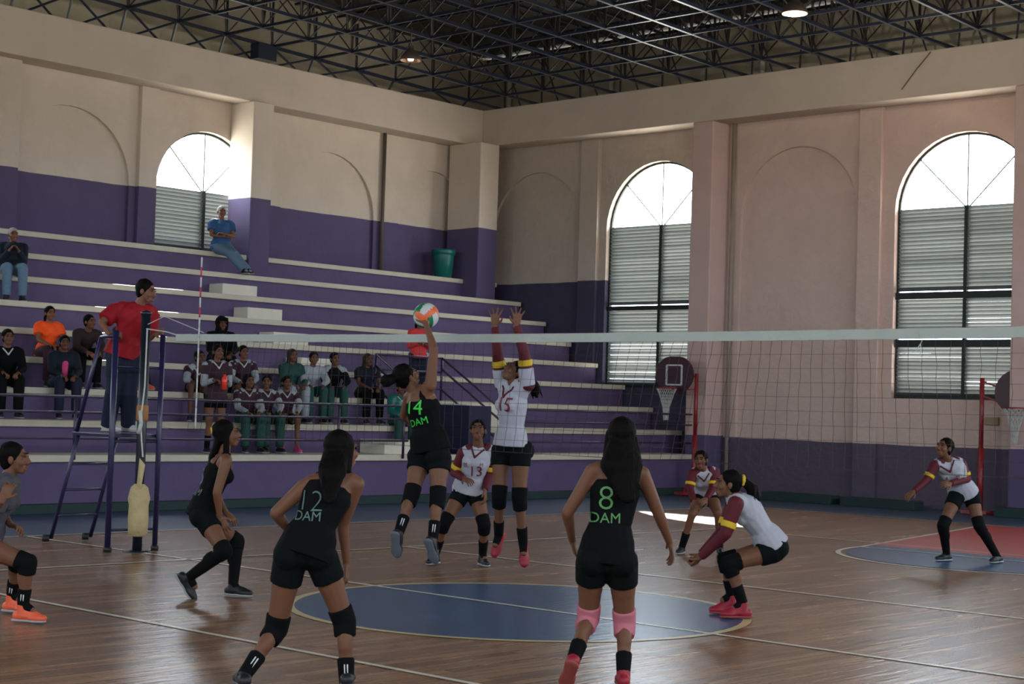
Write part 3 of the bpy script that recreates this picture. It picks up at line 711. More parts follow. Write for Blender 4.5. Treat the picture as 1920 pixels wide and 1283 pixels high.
# ---------------------------------------------------------------- figures
_bm = bmesh.new(); bmesh.ops.create_icosphere(_bm, subdivisions=2, radius=1)
ICO_V = np.array([v.co[:] for v in _bm.verts]); ICO_F = [tuple(v.index for v in f.verts) for f in _bm.faces]; _bm.free()
def vec(a): return Vector(a)
def basis(up, fwd):
    up = Vector(up).normalized(); f = Vector(fwd); f = (f-up*f.dot(up)).normalized(); s = f.cross(up)   # s = the figure's right
    return s, f, up
class Prims:
    def __init__(s): s.v = []; s.f = []; s.n = 0
    def _add(s, V, F): s.v.append(np.asarray(V, float)); s.f += [tuple(i+s.n for i in f) for f in F]; s.n += len(V)
    def ell(s, c, B, r):
        """ellipsoid, radii r along the three directions of B"""
        Bm = np.array([list(b) for b in B]); s._add(ICO_V*np.array(r)@Bm + np.array(c), ICO_F); return s
    def cap(s, a, b, ra, rb, flat=None, k=1.0, n=12, rounded=True):
        """tapered limb piece; flat/k squash it along one direction"""
        a = Vector(a); b = Vector(b); d = b-a; L = d.length
        if L < 1e-5: d = Vector((0, 0, 1)); L = 1e-5
        d /= L
        u = (flat - d*flat.dot(d)).normalized() if flat is not None else d.orthogonal().normalized()
        w = d.cross(u); ku = k if flat is not None else 1.0
        prof = []
        if rounded:
            for i in range(1, 4): t = math.pi/2*i/4; prof.append((ra*math.sin(t), -ra*math.cos(t)*.9))
        prof += [(ra, 0), (ra+(rb-ra)*.5, L*.5), (rb, L)]
        if rounded:
            for i in range(3, 0, -1): t = math.pi/2*i/4; prof.append((rb*math.sin(t), L+rb*math.cos(t)*.9))
        V = [a+d*(prof[0][1]-(ra*.08 if rounded else 0))]
        for r, z in prof:
            for i in range(n):
                t = 2*math.pi*i/n; V.append(a + d*z + u*(r*ku*math.cos(t)) + w*(r*math.sin(t)))
        V.append(a+d*(prof[-1][1]+(rb*.08 if rounded else 0)))
        F = [(0, 1+(i+1) % n, 1+i) for i in range(n)]
        m = len(prof)
        for q in range(m-1):
            for i in range(n): F.append((1+q*n+i, 1+q*n+(i+1) % n, 1+(q+1)*n+(i+1) % n, 1+(q+1)*n+i))
        e = len(V)-1; F += [(e, 1+(m-1)*n+i, 1+(m-1)*n+(i+1) % n) for i in range(n)]
        s._add(V, F); return s
    def fru(s, a, b, ra, rb, flat=None, k=1.0, n=16): return s.cap(a, b, ra, rb, flat, k, n, rounded=False)
    def poly(s):
        return np.concatenate(s.v), s.f
def remesh(P, voxel, smooth=3, name='m', factor=.5):
    V, F = P.poly()
    me = bpy.data.meshes.new('tmp'); me.from_pydata(V.tolist(), [], F); me.update()
    o = bpy.data.objects.new('tmp', me); COL.objects.link(o)
    r = o.modifiers.new('r', 'REMESH'); r.mode = 'VOXEL'; r.voxel_size = voxel; r.use_smooth_shade = True
    if smooth:
        q = o.modifiers.new('s', 'SMOOTH'); q.factor = factor; q.iterations = smooth
    dg = bpy.context.evaluated_depsgraph_get(); dg.update()
    out = bpy.data.meshes.new_from_object(o.evaluated_get(dg)); out.name = name
    bpy.data.objects.remove(o); bpy.data.meshes.remove(me)
    out.shade_smooth()
    return out
def raw(P, name):
    V, F = P.poly(); me = bpy.data.meshes.new(name); me.from_pydata(V.tolist(), [], F); me.update(); me.shade_smooth(); return me
def hand_prims(w, tip, pal, thumb, sc=1.0, curl=.25, spread=.25, fist=False):
    """palm at w, fingers towards tip; pal = direction the palm faces; thumb = side of the thumb"""
    P = Prims(); d = (Vector(tip)-Vector(w)).normalized(); th = Vector(thumb); th = (th-d*th.dot(d)).normalized()
    n = d.cross(th)
    if n.dot(Vector(pal)) < 0: n = -n
    w = Vector(w); L = .088*sc
    P.cap(w-d*.02*sc, w+d*.02*sc, .023*sc, .026*sc, n, .75)
    P.cap(w+d*.02*sc+th*.008*sc, w+d*L*.9+th*.022*sc, .026*sc, .021*sc, n, .5); P.cap(w+d*.02*sc-th*.008*sc, w+d*L*.88-th*.022*sc, .026*sc, .019*sc, n, .5)
    P.cap(w+d*.03*sc, w+d*L*.92, .03*sc, .03*sc, n, .42)
    for i, (o_, l_) in enumerate(((.030, .070), (.010, .078), (-.010, .073), (-.030, .058))):
        b = w+d*L*.9+th*o_*sc; ang = spread*(o_/.03)*.6; a = 0.0; p = b
        for j, f in enumerate((.45, .32, .25)):
            a += (curl if not fist else 1.35) * (1.0 if j else .7)
            dd = (d*math.cos(a)+n*math.sin(a)); dd = (dd + th*ang*math.cos(a)).normalized()
            q = p+dd*(l_*f*sc); r0 = (.0090-.0008*j)*sc; P.cap(p, q, r0, r0*.93, n=8); p = q
    b = w+d*.022*sc+th*.028*sc; td = (th*.75+d*.6+n*.25).normalized(); q = b+td*.034*sc; P.cap(b-td*.01*sc, q, .0125*sc, .010*sc, n=8)
    td2 = (th*.3+d*.85+n*(.35 if not fist else 1.2)).normalized(); P.cap(q, q+td2*.028*sc, .010*sc, .0085*sc, n=8)
    return P
ARM = (.048, .036, .033, .023); LEG = (.085, .056, .050, .033)

def figure(J, spec):
    """J: joints in the world; spec: build, clothes and labels. Returns the person, a mesh that parents hair and clothes."""
    hgt = spec.get('h', 1.65)/1.65; vx = spec.get('vox', .008); g = spec.get('girth', 1.0)
    tf = Vector(spec['fwd']); look = Vector(spec.get('look', tf)); root = Vector(J['root'])
    J = {k: Vector(v)-root for k, v in J.items()}
    pel, neck, head = J['pelvis'], J['neck'], J['head']
    up = (neck-pel).normalized(); S, F, U = basis(up, tf)
    # image side a/b -> the figure's own right is +S
    sgn = {'a': 1 if (J['shA']-J['shB']).dot(S) > 0 else -1}; sgn['b'] = -sgn['a']
    skin = M['skin'+spec.get('skin', 'a')]
    P = Prims(); s = hgt
    tl = (neck-pel).length
    chest = pel.lerp(neck, .70)+F*.005; waist = pel.lerp(neck, .36)
    # torso
    P.ell(pel+U*.015*s, (S, F, U), (.155*s*g, .108*s*g, .115*s))
    P.cap(pel, waist, .125*s*g, .112*s*g, F, .78); P.cap(waist, chest, .112*s*g, .135*s*g, F, .74)
    P.ell(chest, (S, F, U), (.142*s*g, .105*s*g, .16*s))
    P.cap(J['shA'].lerp(J['shB'], .12), J['shB'].lerp(J['shA'], .12), .055*s, .055*s)
    for k in ('shA', 'shB'):
        P.cap(neck-U*.01, J[k], .052*s, .046*s); P.ell(J[k], (S, F, U), (.05*s, .05*s, .05*s))
        P.cap(J[k].lerp(neck, .25), chest-U*.02, .055*s, .075*s)
    if spec.get('female', True):
        for q in (-1, 1): P.ell(chest+S*q*.062*s+F*.075*s-U*.01, (S, F, U), (.05*s, .045*s, .05*s))
    for q, hk in (('A', 'hipA'), ('B', 'hipB')):
        P.ell(J[hk]-F*.045*s+U*.005, (S, F, U), (.082*s*g, .080*s, .085*s))
        P.cap(pel, J[hk], .09*s, .088*s)
        kn, an = J['kn'+q], J['an'+q]
        P.cap(J[hk], kn, LEG[0]*s*g, LEG[1]*s); P.cap(J[hk].lerp(kn, .1), J[hk].lerp(kn, .5), LEG[0]*s*g, LEG[0]*s*g*.86)
        P.cap(kn, an, LEG[2]*s, LEG[3]*s)
        tdir = (J['to'+q]-an); cf = (J[hk]-kn).normalized(); bk = -((tdir - (an-kn).normalized()*tdir.dot((an-kn).normalized())).normalized())
        P.ell(kn.lerp(an, .3)+bk*.018*s, ((an-kn).normalized().cross(bk), bk, (kn-an).normalized()), (.047*s, .050*s, .10*s))
        P.cap(an, an.lerp(J['to'+q], .5), .034*s, .028*s); P.ell(kn, (S, F, U), (.054*s, .054*s, .054*s))
    for q in 'AB':
        sh, el, wr = J['sh'+q], J['el'+q], J['wr'+q]
        P.cap(sh, el, ARM[0]*s*g, ARM[1]*s); P.cap(el, wr, ARM[1]*s*.98, ARM[3]*s); P.cap(el, el.lerp(wr, .4), ARM[1]*s, ARM[2]*s)
    # head
    HS, HF, HU = basis(Vector(spec.get('hup', (0, 0, 1))) if spec.get('hup') else (head-neck).normalized()*.5+Vector((0, 0, 1)), look)
    lk_ = Vector(look).normalized(); u0_ = HU; HF = lk_; HU = (u0_-HF*u0_.dot(HF)).normalized(); HS = HF.cross(HU)
    hs = s*1.04
    P.cap(neck-U*.03, head-HU*.06*hs-HF*.015*hs, .052*s*(1.1 if not spec.get('female', True) else 1), .047*s)
    H = Prims()
    H.ell(head+HU*.022*hs-HF*.012*hs, (HS, HF, HU), (.073*hs, .090*hs, .082*hs))
    H.ell(head+HF*.025*hs-HU*.02*hs, (HS, HF, HU), (.060*hs, .060*hs, .085*hs))
    H.ell(head+HF*.048*hs-HU*.082*hs, (HS, HF, HU), (.034*hs, .032*hs, .026*hs))
    H.cap(head+HF*.075*hs-HU*.072*hs-HS*.02*hs, head+HF*.075*hs-HU*.072*hs+HS*.02*hs, .012*hs, .012*hs)
    H.cap(head+HF*.083*hs+HU*.012*hs, head+HF*.102*hs-HU*.028*hs, .009*hs, .014*hs)
    H.ell(head+HF*.09*hs-HU*.036*hs, (HS, HF, HU), (.019*hs, .012*hs, .010*hs))
    for q in (-1, 1):
        H.cap(head+HF*.078*hs+HU*.030*hs+HS*q*.018*hs, head+HF*.066*hs+HU*.028*hs+HS*q*.048*hs, .010*hs, .009*hs)
        H.ell(head+HF*.055*hs-HU*.025*hs+HS*q*.038*hs, (HS, HF, HU), (.024*hs, .028*hs, .028*hs))
        H.ell(head+HS*q*.074*hs-HF*.005*hs-HU*.008*hs, (HS, HF, HU), (.010*hs, .018*hs, .030*hs))
    H.cap(neck-U*.01, head-HU*.05*hs-HF*.01*hs, .048*s, .046*s)
    body = remesh(P, vx, 4, 'person'); hd = remesh(H, min(vx, .006), 2, 'head')
    bm = bmesh.new(); bm.from_mesh(body); bm.from_mesh(hd)
    for q in 'AB':
        if ('ha'+q) in J:
            wr, ha = J['wr'+q], J['ha'+q]
            th = Vector(spec.get('thumb'+q, F)); pal = Vector(spec.get('palm'+q, (pel-wr)))
            hp = hand_prims(wr, ha, pal, th, s*1.0, spec.get('curl', .25), spec.get('spread', .2), spec.get('fist', False))
            hm = remesh(hp, .0045 if vx < .01 else .007, 2, 'hand'); bm.from_mesh(hm); bpy.data.meshes.remove(hm)
    bm.to_mesh(body); bm.free(); bpy.data.meshes.remove(hd); body.shade_smooth()
    o = new_obj('person', body, skin); o.location = root
    tag(o, spec['label'], 'person', spec.get('group'))
    I = 1.0
    # face details
    for q in (-1, 1):
        e = Prims().ell(head+HF*.083*hs+HU*.012*hs+HS*q*.030*hs, (HS, HF, HU), (.0125*hs, .006*hs, .0065*hs)); new_obj('eye', raw(e, 'eye'), M['eye'], o)
        b_ = Prims().cap(head+HF*.091*hs+HU*.033*hs+HS*q*.016*hs, head+HF*.080*hs+HU*.034*hs+HS*q*.045*hs, .004*hs, .003*hs, n=8); new_obj('eyebrow', raw(b_, 'eyebrow'), M['hair'], o)
    l_ = Prims().ell(head+HF*.085*hs-HU*.062*hs, (HS, HF, HU), (.022*hs, .008*hs, .0075*hs)); new_obj('lips', raw(l_, 'lips'), M['lips'], o)
    # hair
    hk = spec.get('hair', 'pony'); hm_ = M[spec.get('hairmat', 'hair')]
    Hh = Prims(); cc = head+HU*.030*hs-HF*.024*hs
    if hk == 'hood':
        Hh.ell(head+HU*.02*hs-HF*.03*hs, (HS, HF, HU), (.10*hs, .10*hs, .115*hs)); Hh.cap(head-HU*.08*hs-HF*.03*hs, neck-U*.02, .09*hs, .11*hs)
        # opening for the face is the figure's own face standing proud of the cloth
        Hh.cap(head+HS*.072*hs+HF*.05*hs+HU*.03*hs, head+HS*.06*hs+HF*.05*hs-HU*.09*hs, .022*hs, .025*hs); Hh.cap(head-HS*.072*hs+HF*.05*hs+HU*.03*hs, head-HS*.06*hs+HF*.05*hs-HU*.09*hs, .022*hs, .025*hs)
        Hh.cap(head+HS*.06*hs+HF*.06*hs+HU*.07*hs, head-HS*.06*hs+HF*.06*hs+HU*.07*hs, .028*hs, .028*hs)
        new_obj('hood', remesh(Hh, max(vx, .008), 3, 'hood'), M['blk'], o)
    else:
        Hh.ell(cc+HU*.003*hs, (HS, HF, HU), (.0835*hs, .0955*hs, .0890*hs)); Hh.ell(head-HF*.045*hs-HU*.01*hs, (HS, HF, HU), (.072*hs, .055*hs, .078*hs))
        back = head-HF*.085*hs+HU*.02*hs; tp = J.get('tail')
        if hk in ('pony', 'bun'):
            Hh.ell(back+HU*.02*hs-HF*.01*hs, (HS, HF, HU), (.032*hs, .032*hs, .032*hs))
        if hk == 'bun': Hh.ell(back-HF*.02*hs+HU*.015*hs, (HS, HF, HU), (.042*hs, .036*hs, .042*hs))
        if hk == 'pony':
            e = tp if tp is not None else back-HF*.05*hs-Vector((0, 0, .26*hs))
            st_ = back-HF*.03*hs+HU*.02*hs; mid = st_.lerp(e, .45)-HF*.035*hs+Vector((0, 0, .02))
            rr = spec.get('tailr', .036)
            Hh.cap(st_, mid, rr*.75*s, rr*s); Hh.cap(mid, e, rr*s, rr*.35*s)
            rn = random.Random(int(abs(st_.x)*1000))
            for _ in range(7):
                j = Vector((rn.uniform(-1, 1), rn.uniform(-1, 1), rn.uniform(-.6, .6)))*.024*s
                Hh.cap(st_+j*.4, mid+j*1.3, .012*s, .015*s, n=6); Hh.cap(mid+j*1.3, e+j*2.0, .015*s, .005*s, n=6)
        if hk == 'long':
            e = tp if tp is not None else neck-F*.08-Vector((0, 0, .25*hs))
            wd = spec.get('tailr', .07); top = head-HF*.05*hs
            mid = (neck-F*.075*s)*.6+top*.2+e*.2
            Hh.cap(top, mid, .072*hs, wd*s, F, .6); Hh.cap(mid, e, wd*s, wd*.42*s, F, .5)
            rn = random.Random(int(abs(e.x)*1000)+5)
            for _ in range(12):
                j = S*rn.uniform(-1, 1)*wd*.9*s; j2 = S*rn.uniform(-1, 1)*wd*.7*s+Vector((0, 0, rn.uniform(-.03, .05)))
                Hh.cap(top+j*.7, mid+j-F*.015, .018*s, .017*s, n=6); Hh.cap(mid+j-F*.015, e+j2, .017*s, .006*s, n=6)
            for q in (-1, 1): Hh.cap(head+HS*q*.066*hs+HU*.02*hs, neck+S*q*.07*s+F*.01-U*.02, .022*hs, .028*s)
        if hk == 'short':
            pass
        new_obj('hair', remesh(Hh, max(vx*.9, .007), 2, 'hair'), hm_, o)
        if spec.get('scrunchie'):
            b2 = back-HF*.025*hs+HU*.02*hs
            sc_ = Prims()
            for k in range(8):
                t = 2*math.pi*k/8; sz_ = spec.get('tie', 1.0); sc_.ell(b2+(HS*.032*math.cos(t)+HU*.032*math.sin(t))*hs*sz_, (HS, HF, HU), (.018*hs*sz_,)*3)
            new_obj('scrunchie', remesh(sc_, .006, 1, 'scrunchie'), M[spec['scrunchie']], o)
        if hk == 'cap':
            c_ = Prims().ell(cc+HU*.012*hs, (HS, HF, HU), (.086*hs, .10*hs, .082*hs)); c_.cap(head+HF*.07*hs+HU*.055*hs, head+HF*.13*hs+HU*.045*hs, .055*hs, .05*hs, HU, .12)
            new_obj('cap', remesh(c_, .008, 2, 'cap'), M['white'], o)
    # top
    T = spec['top']; tm = M[T['mat']]; kind = T.get('kind', 'tank'); ex = .013*s+T.get('loose', 0)
    Q = Prims(); hem = pel-U*T.get('hem', .06)*s
    if kind == 'tank':
        Q.cap(waist, chest-U*.02*s, .112*s*g+ex, .132*s*g+ex, F, .76); Q.ell(chest-U*.015*s, (S, F, U), (.142*s*g+ex*.8, .105*s*g+ex, .135*s))
        Q.cap(chest-U*.03, neck-U*.125*s, .12*s, .085*s, F, .8)
        for k in 'AB':
            m_ = J['sh'+k].lerp(neck, .45)
            Q.cap(m_+U*.030*s-F*.012, chest+(J['sh'+k]-neck)*.35-F*.045*s+U*.02, .026*s, .05*s); Q.cap(m_+U*.030*s+F*.012, chest+(J['sh'+k]-neck)*.35+F*.045*s+U*.02, .026*s, .05*s)
    else:
        Q.cap(waist, chest, .112*s*g+ex, .138*s*g+ex, F, .76); Q.ell(chest, (S, F, U), (.142*s*g+ex, .105*s*g+ex, .16*s+ex*.5))
        Q.cap(J['shA'].lerp(J['shB'], .10), J['shB'].lerp(J['shA'], .10), .055*s+ex, .055*s+ex)
        for k in 'AB': Q.cap(neck-U*.035*s, J['sh'+k], .050*s+ex*.8, .046*s+ex); Q.cap(J['sh'+k].lerp(neck, .25), chest-U*.02, .055*s+ex, .075*s+ex)
        if kind in ('short', 'long'):
            for k in 'AB':
                sh, el, wr = J['sh'+k], J['el'+k], J['wr'+k]
                if kind == 'short': Q.fru(sh, sh.lerp(el, T.get('len', .6)), ARM[0]*s*g+ex+.004, ARM[0]*s*g+ex*1.1)
                else:
                    Q.cap(sh, el, ARM[0]*s*g+ex, ARM[1]*s+ex); Q.fru(el, el.lerp(wr, .96), ARM[1]*s+ex, ARM[3]*s+ex*.8); Q.ell(el, (S, F, U), (ARM[1]*s+ex,)*3)
    if spec.get('female', True):
        for q in (-1, 1): Q.ell(chest+S*q*.062*s+F*.075*s-U*.01, (S, F, U), (.05*s+ex*.7, .045*s+ex*.7, .05*s+ex*.7))
    Q.fru(waist-U*.02, pel+U*.09*s, .112*s*g+ex, .138*s*g+ex*1.1, F, .80); Q.fru(pel+U*.10*s, hem, .138*s*g+ex*1.1, .160*s*g+ex*1.1, F, .78)
    top = new_obj(T.get('name', 'jersey'), remesh(Q, vx, 3, 'top'), tm, o)
    if T.get('sleeve'):
        for k in 'AB':
            sh, el, wr = J['sh'+k], J['el'+k], J['wr'+k]; z = Prims()
            z.cap(sh+(neck-sh)*.45+U*.010, sh.lerp(el, .12), .050*s+ex*.75, ARM[0]*s+ex*1.0); z.cap(sh, el, ARM[0]*s*g+ex*1.1, ARM[1]*s+ex*.8)
            if T.get('longsleeve', True): z.fru(el, el.lerp(wr, .97), ARM[1]*s+ex*.8, ARM[3]*s+ex*.7); z.ell(el, (S, F, U), (ARM[1]*s+ex*.8,)*3)
            new_obj('sleeve', remesh(z, vx, 2, 'sleeve'), M[T['sleeve']], o)
    if T.get('band'):
        bt = T.get('bandt', .62)
        for k in 'AB':
            sh, el = J['sh'+k], J['el'+k]; z = Prims().fru(sh.lerp(el, bt), sh.lerp(el, bt+.2), ARM[1]*s+ex*1.35+.004, ARM[1]*s+ex*1.3+.002)
            new_obj('arm_band', remesh(z, .006, 1, 'band'), M[T['band']], o)
    if T.get('collar'):
        z = Prims(); tmv = top.data; bv = BVHTree.FromPolygons([v.co for v in tmv.vertices], [tuple(p.vertices) for p in tmv.polygons])
        cpt = chest+F*(.105*s+ex)+U*.070*s
        for q in (-1, 1):
            ps = []
            for t in range(7):
                p = (neck+S*q*.066*s+F*.02*s-U*.005*s).lerp(cpt, t/6); hit = bv.ray_cast(p+F*.3+U*.12, (-F*.3-U*.12).normalized(), .6)
                ps.append((hit[0] if hit[0] is not None else p)+F*.002)
            for p0, p1 in zip(ps[:-1], ps[1:]): z.cap(p0, p1, .0105*s, .0105*s, n=8)
        new_obj('collar', remesh(z, .006, 1, 'collar'), M[T['collar']], o)
    # bottom
    Bt = spec['bottom']; bm_ = M[Bt['mat']]; ex2 = .012*s+Bt.get('loose', 0); Q = Prims()
    Q.ell(pel+U*.015*s, (S, F, U), (.155*s*g+ex2, .108*s*g+ex2, .11*s+ex2)); Q.fru(pel+U*.12*s, pel, .128*s*g+ex2, .15*s*g+ex2, F, .78)
    Q.ell(pel-U*.06*s-F*.005, (S, F, U), (.07*s, .088*s, .062*s))
    for q, hk_ in (('A', 'hipA'), ('B', 'hipB')):
        hp, kn, an = J[hk_], J['kn'+q], J['an'+q]
        Q.ell(hp-F*.045*s+U*.005, (S, F, U), (.082*s*g+ex2, .080*s+ex2, .085*s+ex2)); Q.cap(pel, hp, .09*s+ex2, .088*s+ex2)
        if Bt.get('kind', 'shorts') == 'shorts': t = Bt.get('len', .4); Q.fru(hp, hp.lerp(kn, t), LEG[0]*s*g+ex2, (LEG[0]+(LEG[1]-LEG[0])*t*.6)*s*g+ex2)
        else:
            Q.cap(hp, kn, LEG[0]*s*g+ex2, LEG[1]*s+ex2); Q.cap(hp.lerp(kn, .1), hp.lerp(kn, .5), LEG[0]*s*g+ex2, LEG[0]*s*g*.86+ex2)
            Q.fru(kn, kn.lerp(an, .97), LEG[2]*s+ex2*1.5, LEG[3]*s+ex2*1.7); Q.ell(kn, (S, F, U), (.056*s+ex2,)*3)
    new_obj(Bt.get('name', 'shorts' if Bt.get('kind', 'shorts') == 'shorts' else 'trousers'), remesh(Q, vx, 3, 'bottom'), bm_, o)
    # pads, socks, shoes
    for q, hk_ in (('A', 'hipA'), ('B', 'hipB')):
        hp, kn, an, to = J[hk_], J['kn'+q], J['an'+q], J['to'+q]
        L = (an-kn).normalized(); bkd = to-an
        if spec.get('pads'):
            z = Prims(); pl = spec.get('padlen', .085)*s; ud = (hp-kn).normalized()
            z.fru(kn+ud*pl, kn, LEG[1]*s+.016*s, LEG[1]*s+.012*s); z.fru(kn, kn+L*pl, LEG[1]*s+.012*s, LEG[2]*s+.012*s); z.ell(kn, (S, F, U), (LEG[1]*s+.013*s,)*3)
            fr = (kn-(hp+an)/2); fr = fr.normalized() if fr.length > .03 else F
            z.ell(kn+fr*.018*s, (S, F, U), (.05*s, .05*s, .06*s))
            new_obj('knee_pad', remesh(z, min(vx, .008), 2, 'pad'), M[spec['pads']], o)
        if spec.get('socks'):
            sm_, t0 = spec['socks']; z = Prims(); a_ = kn.lerp(an, t0)
            z.fru(a_, kn.lerp(an, (t0+1)/2), (LEG[2]+(LEG[3]-LEG[2])*t0)*s+.010*s, (LEG[2]+(LEG[3]-LEG[2])*(t0+1)/2)*s+.009*s); z.fru(kn.lerp(an, (t0+1)/2), an, (LEG[2]+(LEG[3]-LEG[2])*(t0+1)/2)*s+.009*s, LEG[3]*s+.008*s); z.cap(an, an.lerp(to, .4), LEG[3]*s+.006*s, .032*s)
            if t0 < .5: tb = -((bkd-L*bkd.dot(L)).normalized()); z.ell(kn.lerp(an, .34)+tb*.018*s, (L.cross(tb), tb, L), (.054*s, .056*s, .09*s))
            so_ = new_obj('sock', remesh(z, min(vx, .008), 2, 'sock'), M[sm_], o)
            if spec.get('sockstripe'):
                side = L.cross(Vector(spec['sockstripe'])).normalized(); dirn = Vector(spec['sockstripe']); dirn = (dirn-L*dirn.dot(L)).normalized()
                z = Prims()
                for off_ in (-.008, .008): z.cap(kn.lerp(an, max(t0, .25)+.12)+dirn*.045*s+side*off_, kn.lerp(an, .95)+dirn*.034*s+side*off_, .0045, .0045, n=6)
                new_obj('sock_stripe', raw(z, 'stripe'), M['white_print'], so_)
        sm2, sole = spec['shoes']; fw = (to-an); fw_n = fw.normalized()
        sole_n = J.get('sole'+q); dn = (L - fw_n*L.dot(fw_n)).normalized() if abs(L.dot(fw_n)) < .97 else Vector((0, 0, -1))
        sd_ = fw_n.cross(dn).normalized(); FL = .25*s
        # foot axis flat from heel to toe
        toe = to; heel = an - fw_n*.0; 
        fdir = (fw - dn*fw.dot(dn))
        fdir = spec.get('foot'+q) and Vector(spec['foot'+q]).normalized() or fdir.normalized()
        if spec.get('footdn'+q): dn = Vector(spec['footdn'+q]).normalized()
        gz = spec.get('gz', 0.0); grounded = an.z-gz < spec.get('airz', .17) and not spec.get('air')
        if grounded: dn = Vector((0, 0, -1)); fdir = Vector((fw.x, fw.y, 0)).normalized()
        dn = (dn-fdir*dn.dot(fdir)).normalized(); sd_ = fdir.cross(dn).normalized()
        base = an+dn*.045*s
        if grounded: base.z = gz+.050*s
        z = Prims(); h0 = base-fdir*.055*s; t0_ = base+fdir*.165*s
        z.cap(h0+fdir*.015*s, base+fdir*.04*s-dn*.005, .040*s, .040*s, dn, .9); z.cap(base-dn*.005*s, t0_+dn*.008*s-fdir*.01, .043*s, .036*s, dn, .72); z.ell(base+fdir*.105*s+dn*.008*s, (sd_, fdir, dn), (.049*s, .075*s, .030*s))
        z.cap(an-L*.01, base, .042*s, .042*s); z.cap(an.lerp(base, .5), base+fdir*.12*s+dn*.004*s, .040*s, .034*s)
        sh_ = new_obj('shoe', remesh(z, .008, 2, 'shoe'), M[sm2], o)
        z = Prims(); z.cap(h0+fdir*.008*s+dn*.030*s, base+fdir*.04*s+dn*.030*s, .043*s, .037*s, dn, .33); z.cap(base+fdir*.02*s+dn*.030*s, base+fdir*.15*s+dn*.030*s, .038*s, .038*s, dn, .33); z.ell(base+fdir*.105*s+dn*.030*s, (sd_, fdir, dn), (.051*s, .085*s, .014*s))
        new_obj('sole', remesh(z, .007, 1, 'sole'), M[sole], sh_)
    o['_top'] = top.name
    del o['_top']
    return o, top, dict(S=S, F=F, U=U, chest=chest, pel=pel, neck=neck, head=head, J=J, s=s)

def print_on(top, person, text, centre, normal, right, size, mt, name='number', off=.006, slant=0.0, bold=.0):
    """flat lettering pressed onto the cloth"""
    cu = bpy.data.curves.new('t', 'FONT'); cu.body = text; cu.size = size; cu.align_x = 'CENTER'; cu.align_y = 'CENTER'; cu.offset = bold; cu.resolution_u = 3
    to = bpy.data.objects.new('t', cu); COL.objects.link(to)
    dg = bpy.context.evaluated_depsgraph_get(); dg.update()
    me = bpy.data.meshes.new_from_object(to.evaluated_get(dg)); bpy.data.objects.remove(to); bpy.data.curves.remove(cu)
    bm = bmesh.new(); bm.from_mesh(me); bmesh.ops.triangulate(bm, faces=bm.faces)
    for _ in range(5):
        es = [e for e in bm.edges if e.calc_length() > .012]
        if not es: break
        bmesh.ops.subdivide_edges(bm, edges=es, cuts=1, use_grid_fill=False); bmesh.ops.triangulate(bm, faces=bm.faces)
    n = Vector(normal).normalized(); r = Vector(right); r = (r-n*r.dot(n)).normalized(); u = n.cross(r)
    tm = top.data; bvh = BVHTree.FromPolygons([v.co for v in tm.vertices], [tuple(p.vertices) for p in tm.polygons])
    for v in bm.verts:
        p = Vector(centre) + r*(v.co.x+v.co.y*slant) + u*v.co.y
        hit = bvh.ray_cast(p+n*.35, -n, .7)
        v.co = (hit[0] if hit[0] is not None else p) + n*off
    bm.to_mesh(me); bm.free(); me.shade_smooth()
    o = new_obj(name, me, mt, top)
    return o
# ---------------------------------------------------------------- the players
RD, FD = Vector((.736, .677, 0)), Vector((-.677, .736, 0))     # picture right and away, along the ground
def pose(d0, **k):
    J = {}
    for n, p in k.items(): J[n] = at(p[0], p[1], d0+(p[2] if len(p) > 2 else 0))
    pe = J['pelvis']; J['root'] = Vector((pe.x, pe.y, 0))
    return J
BLACKKIT = dict(top=dict(mat='blk', kind='tank', hem=.05), bottom=dict(mat='blkgreen', len=.36))
WHITEKIT = dict(top=dict(mat='jersey', kind='vest', len=.55, sleeve='maroon', band='yellow', collar='maroon', hem=.02, loose=.005), bottom=dict(mat='blkgreen', len=.32))
def kit(k, **o):
    d = dict(top=dict(k['top']), bottom=dict(k['bottom'])); d.update(o); return d
DBG = []
def chk(n, J):
    L = lambda a, b: round((J[a]-J[b]).length, 2)
    DBG.append((n, 'tor', L('pelvis', 'neck'), 'hd', L('neck', 'head'), 'sh', L('shA', 'shB'), 'ua', L('shA', 'elA'), L('shB', 'elB'), 'fa', L('elA', 'wrA'), L('elB', 'wrB'), 'hip', L('hipA', 'hipB'), 'th', L('hipA', 'knA'), L('hipB', 'knB'), 'sn', L('knA', 'anA'), L('knB', 'anB')))

J = pose(9.65, pelvis=(1137, 1040), neck=(1160, 868, .04), head=(1164, 820, .07), shA=(1112, 884, .04), shB=(1204, 890, .04), elA=(1064, 962, .05), elB=(1236, 966, .10),
         wrA=(1073, 1014, .22), wrB=(1256, 1018, .23), haA=(1080, 1044, .30), haB=(1262, 1050, .28), hipA=(1110, 1052), hipB=(1166, 1054), knA=(1103, 1160, .14), knB=(1171, 1168, .13),
         anA=(1075, 1238, -.16), anB=(1169, 1262, -.06), toA=(1064, 1276, -.04), toB=(1166, 1276, .10), tail=(1176, 930, -.14))
chk('8', J)
p8, t8, i8 = figure(J, kit(BLACKKIT, fwd=FD, look=FD*.95-RD*.1, label='player in black kit number 8 with long loose hair and pink knee pads',
    hair='long', tailr=.125, pads='pinkpad', padlen=.09, socks=('blk', .62), shoes=('redshoe', 'solered'), h=1.66, curl=.35, group=None))
GP = M['pale_green_print']
print_on(t8, p8, '8', at(1136, 936, 9.6)-p8.location, -FD, RD, .20, GP, bold=-.003)
print_on(t8, p8, 'DAM', at(1134, 972, 9.6)-p8.location, -FD, RD, .085, GP, name='lettering')

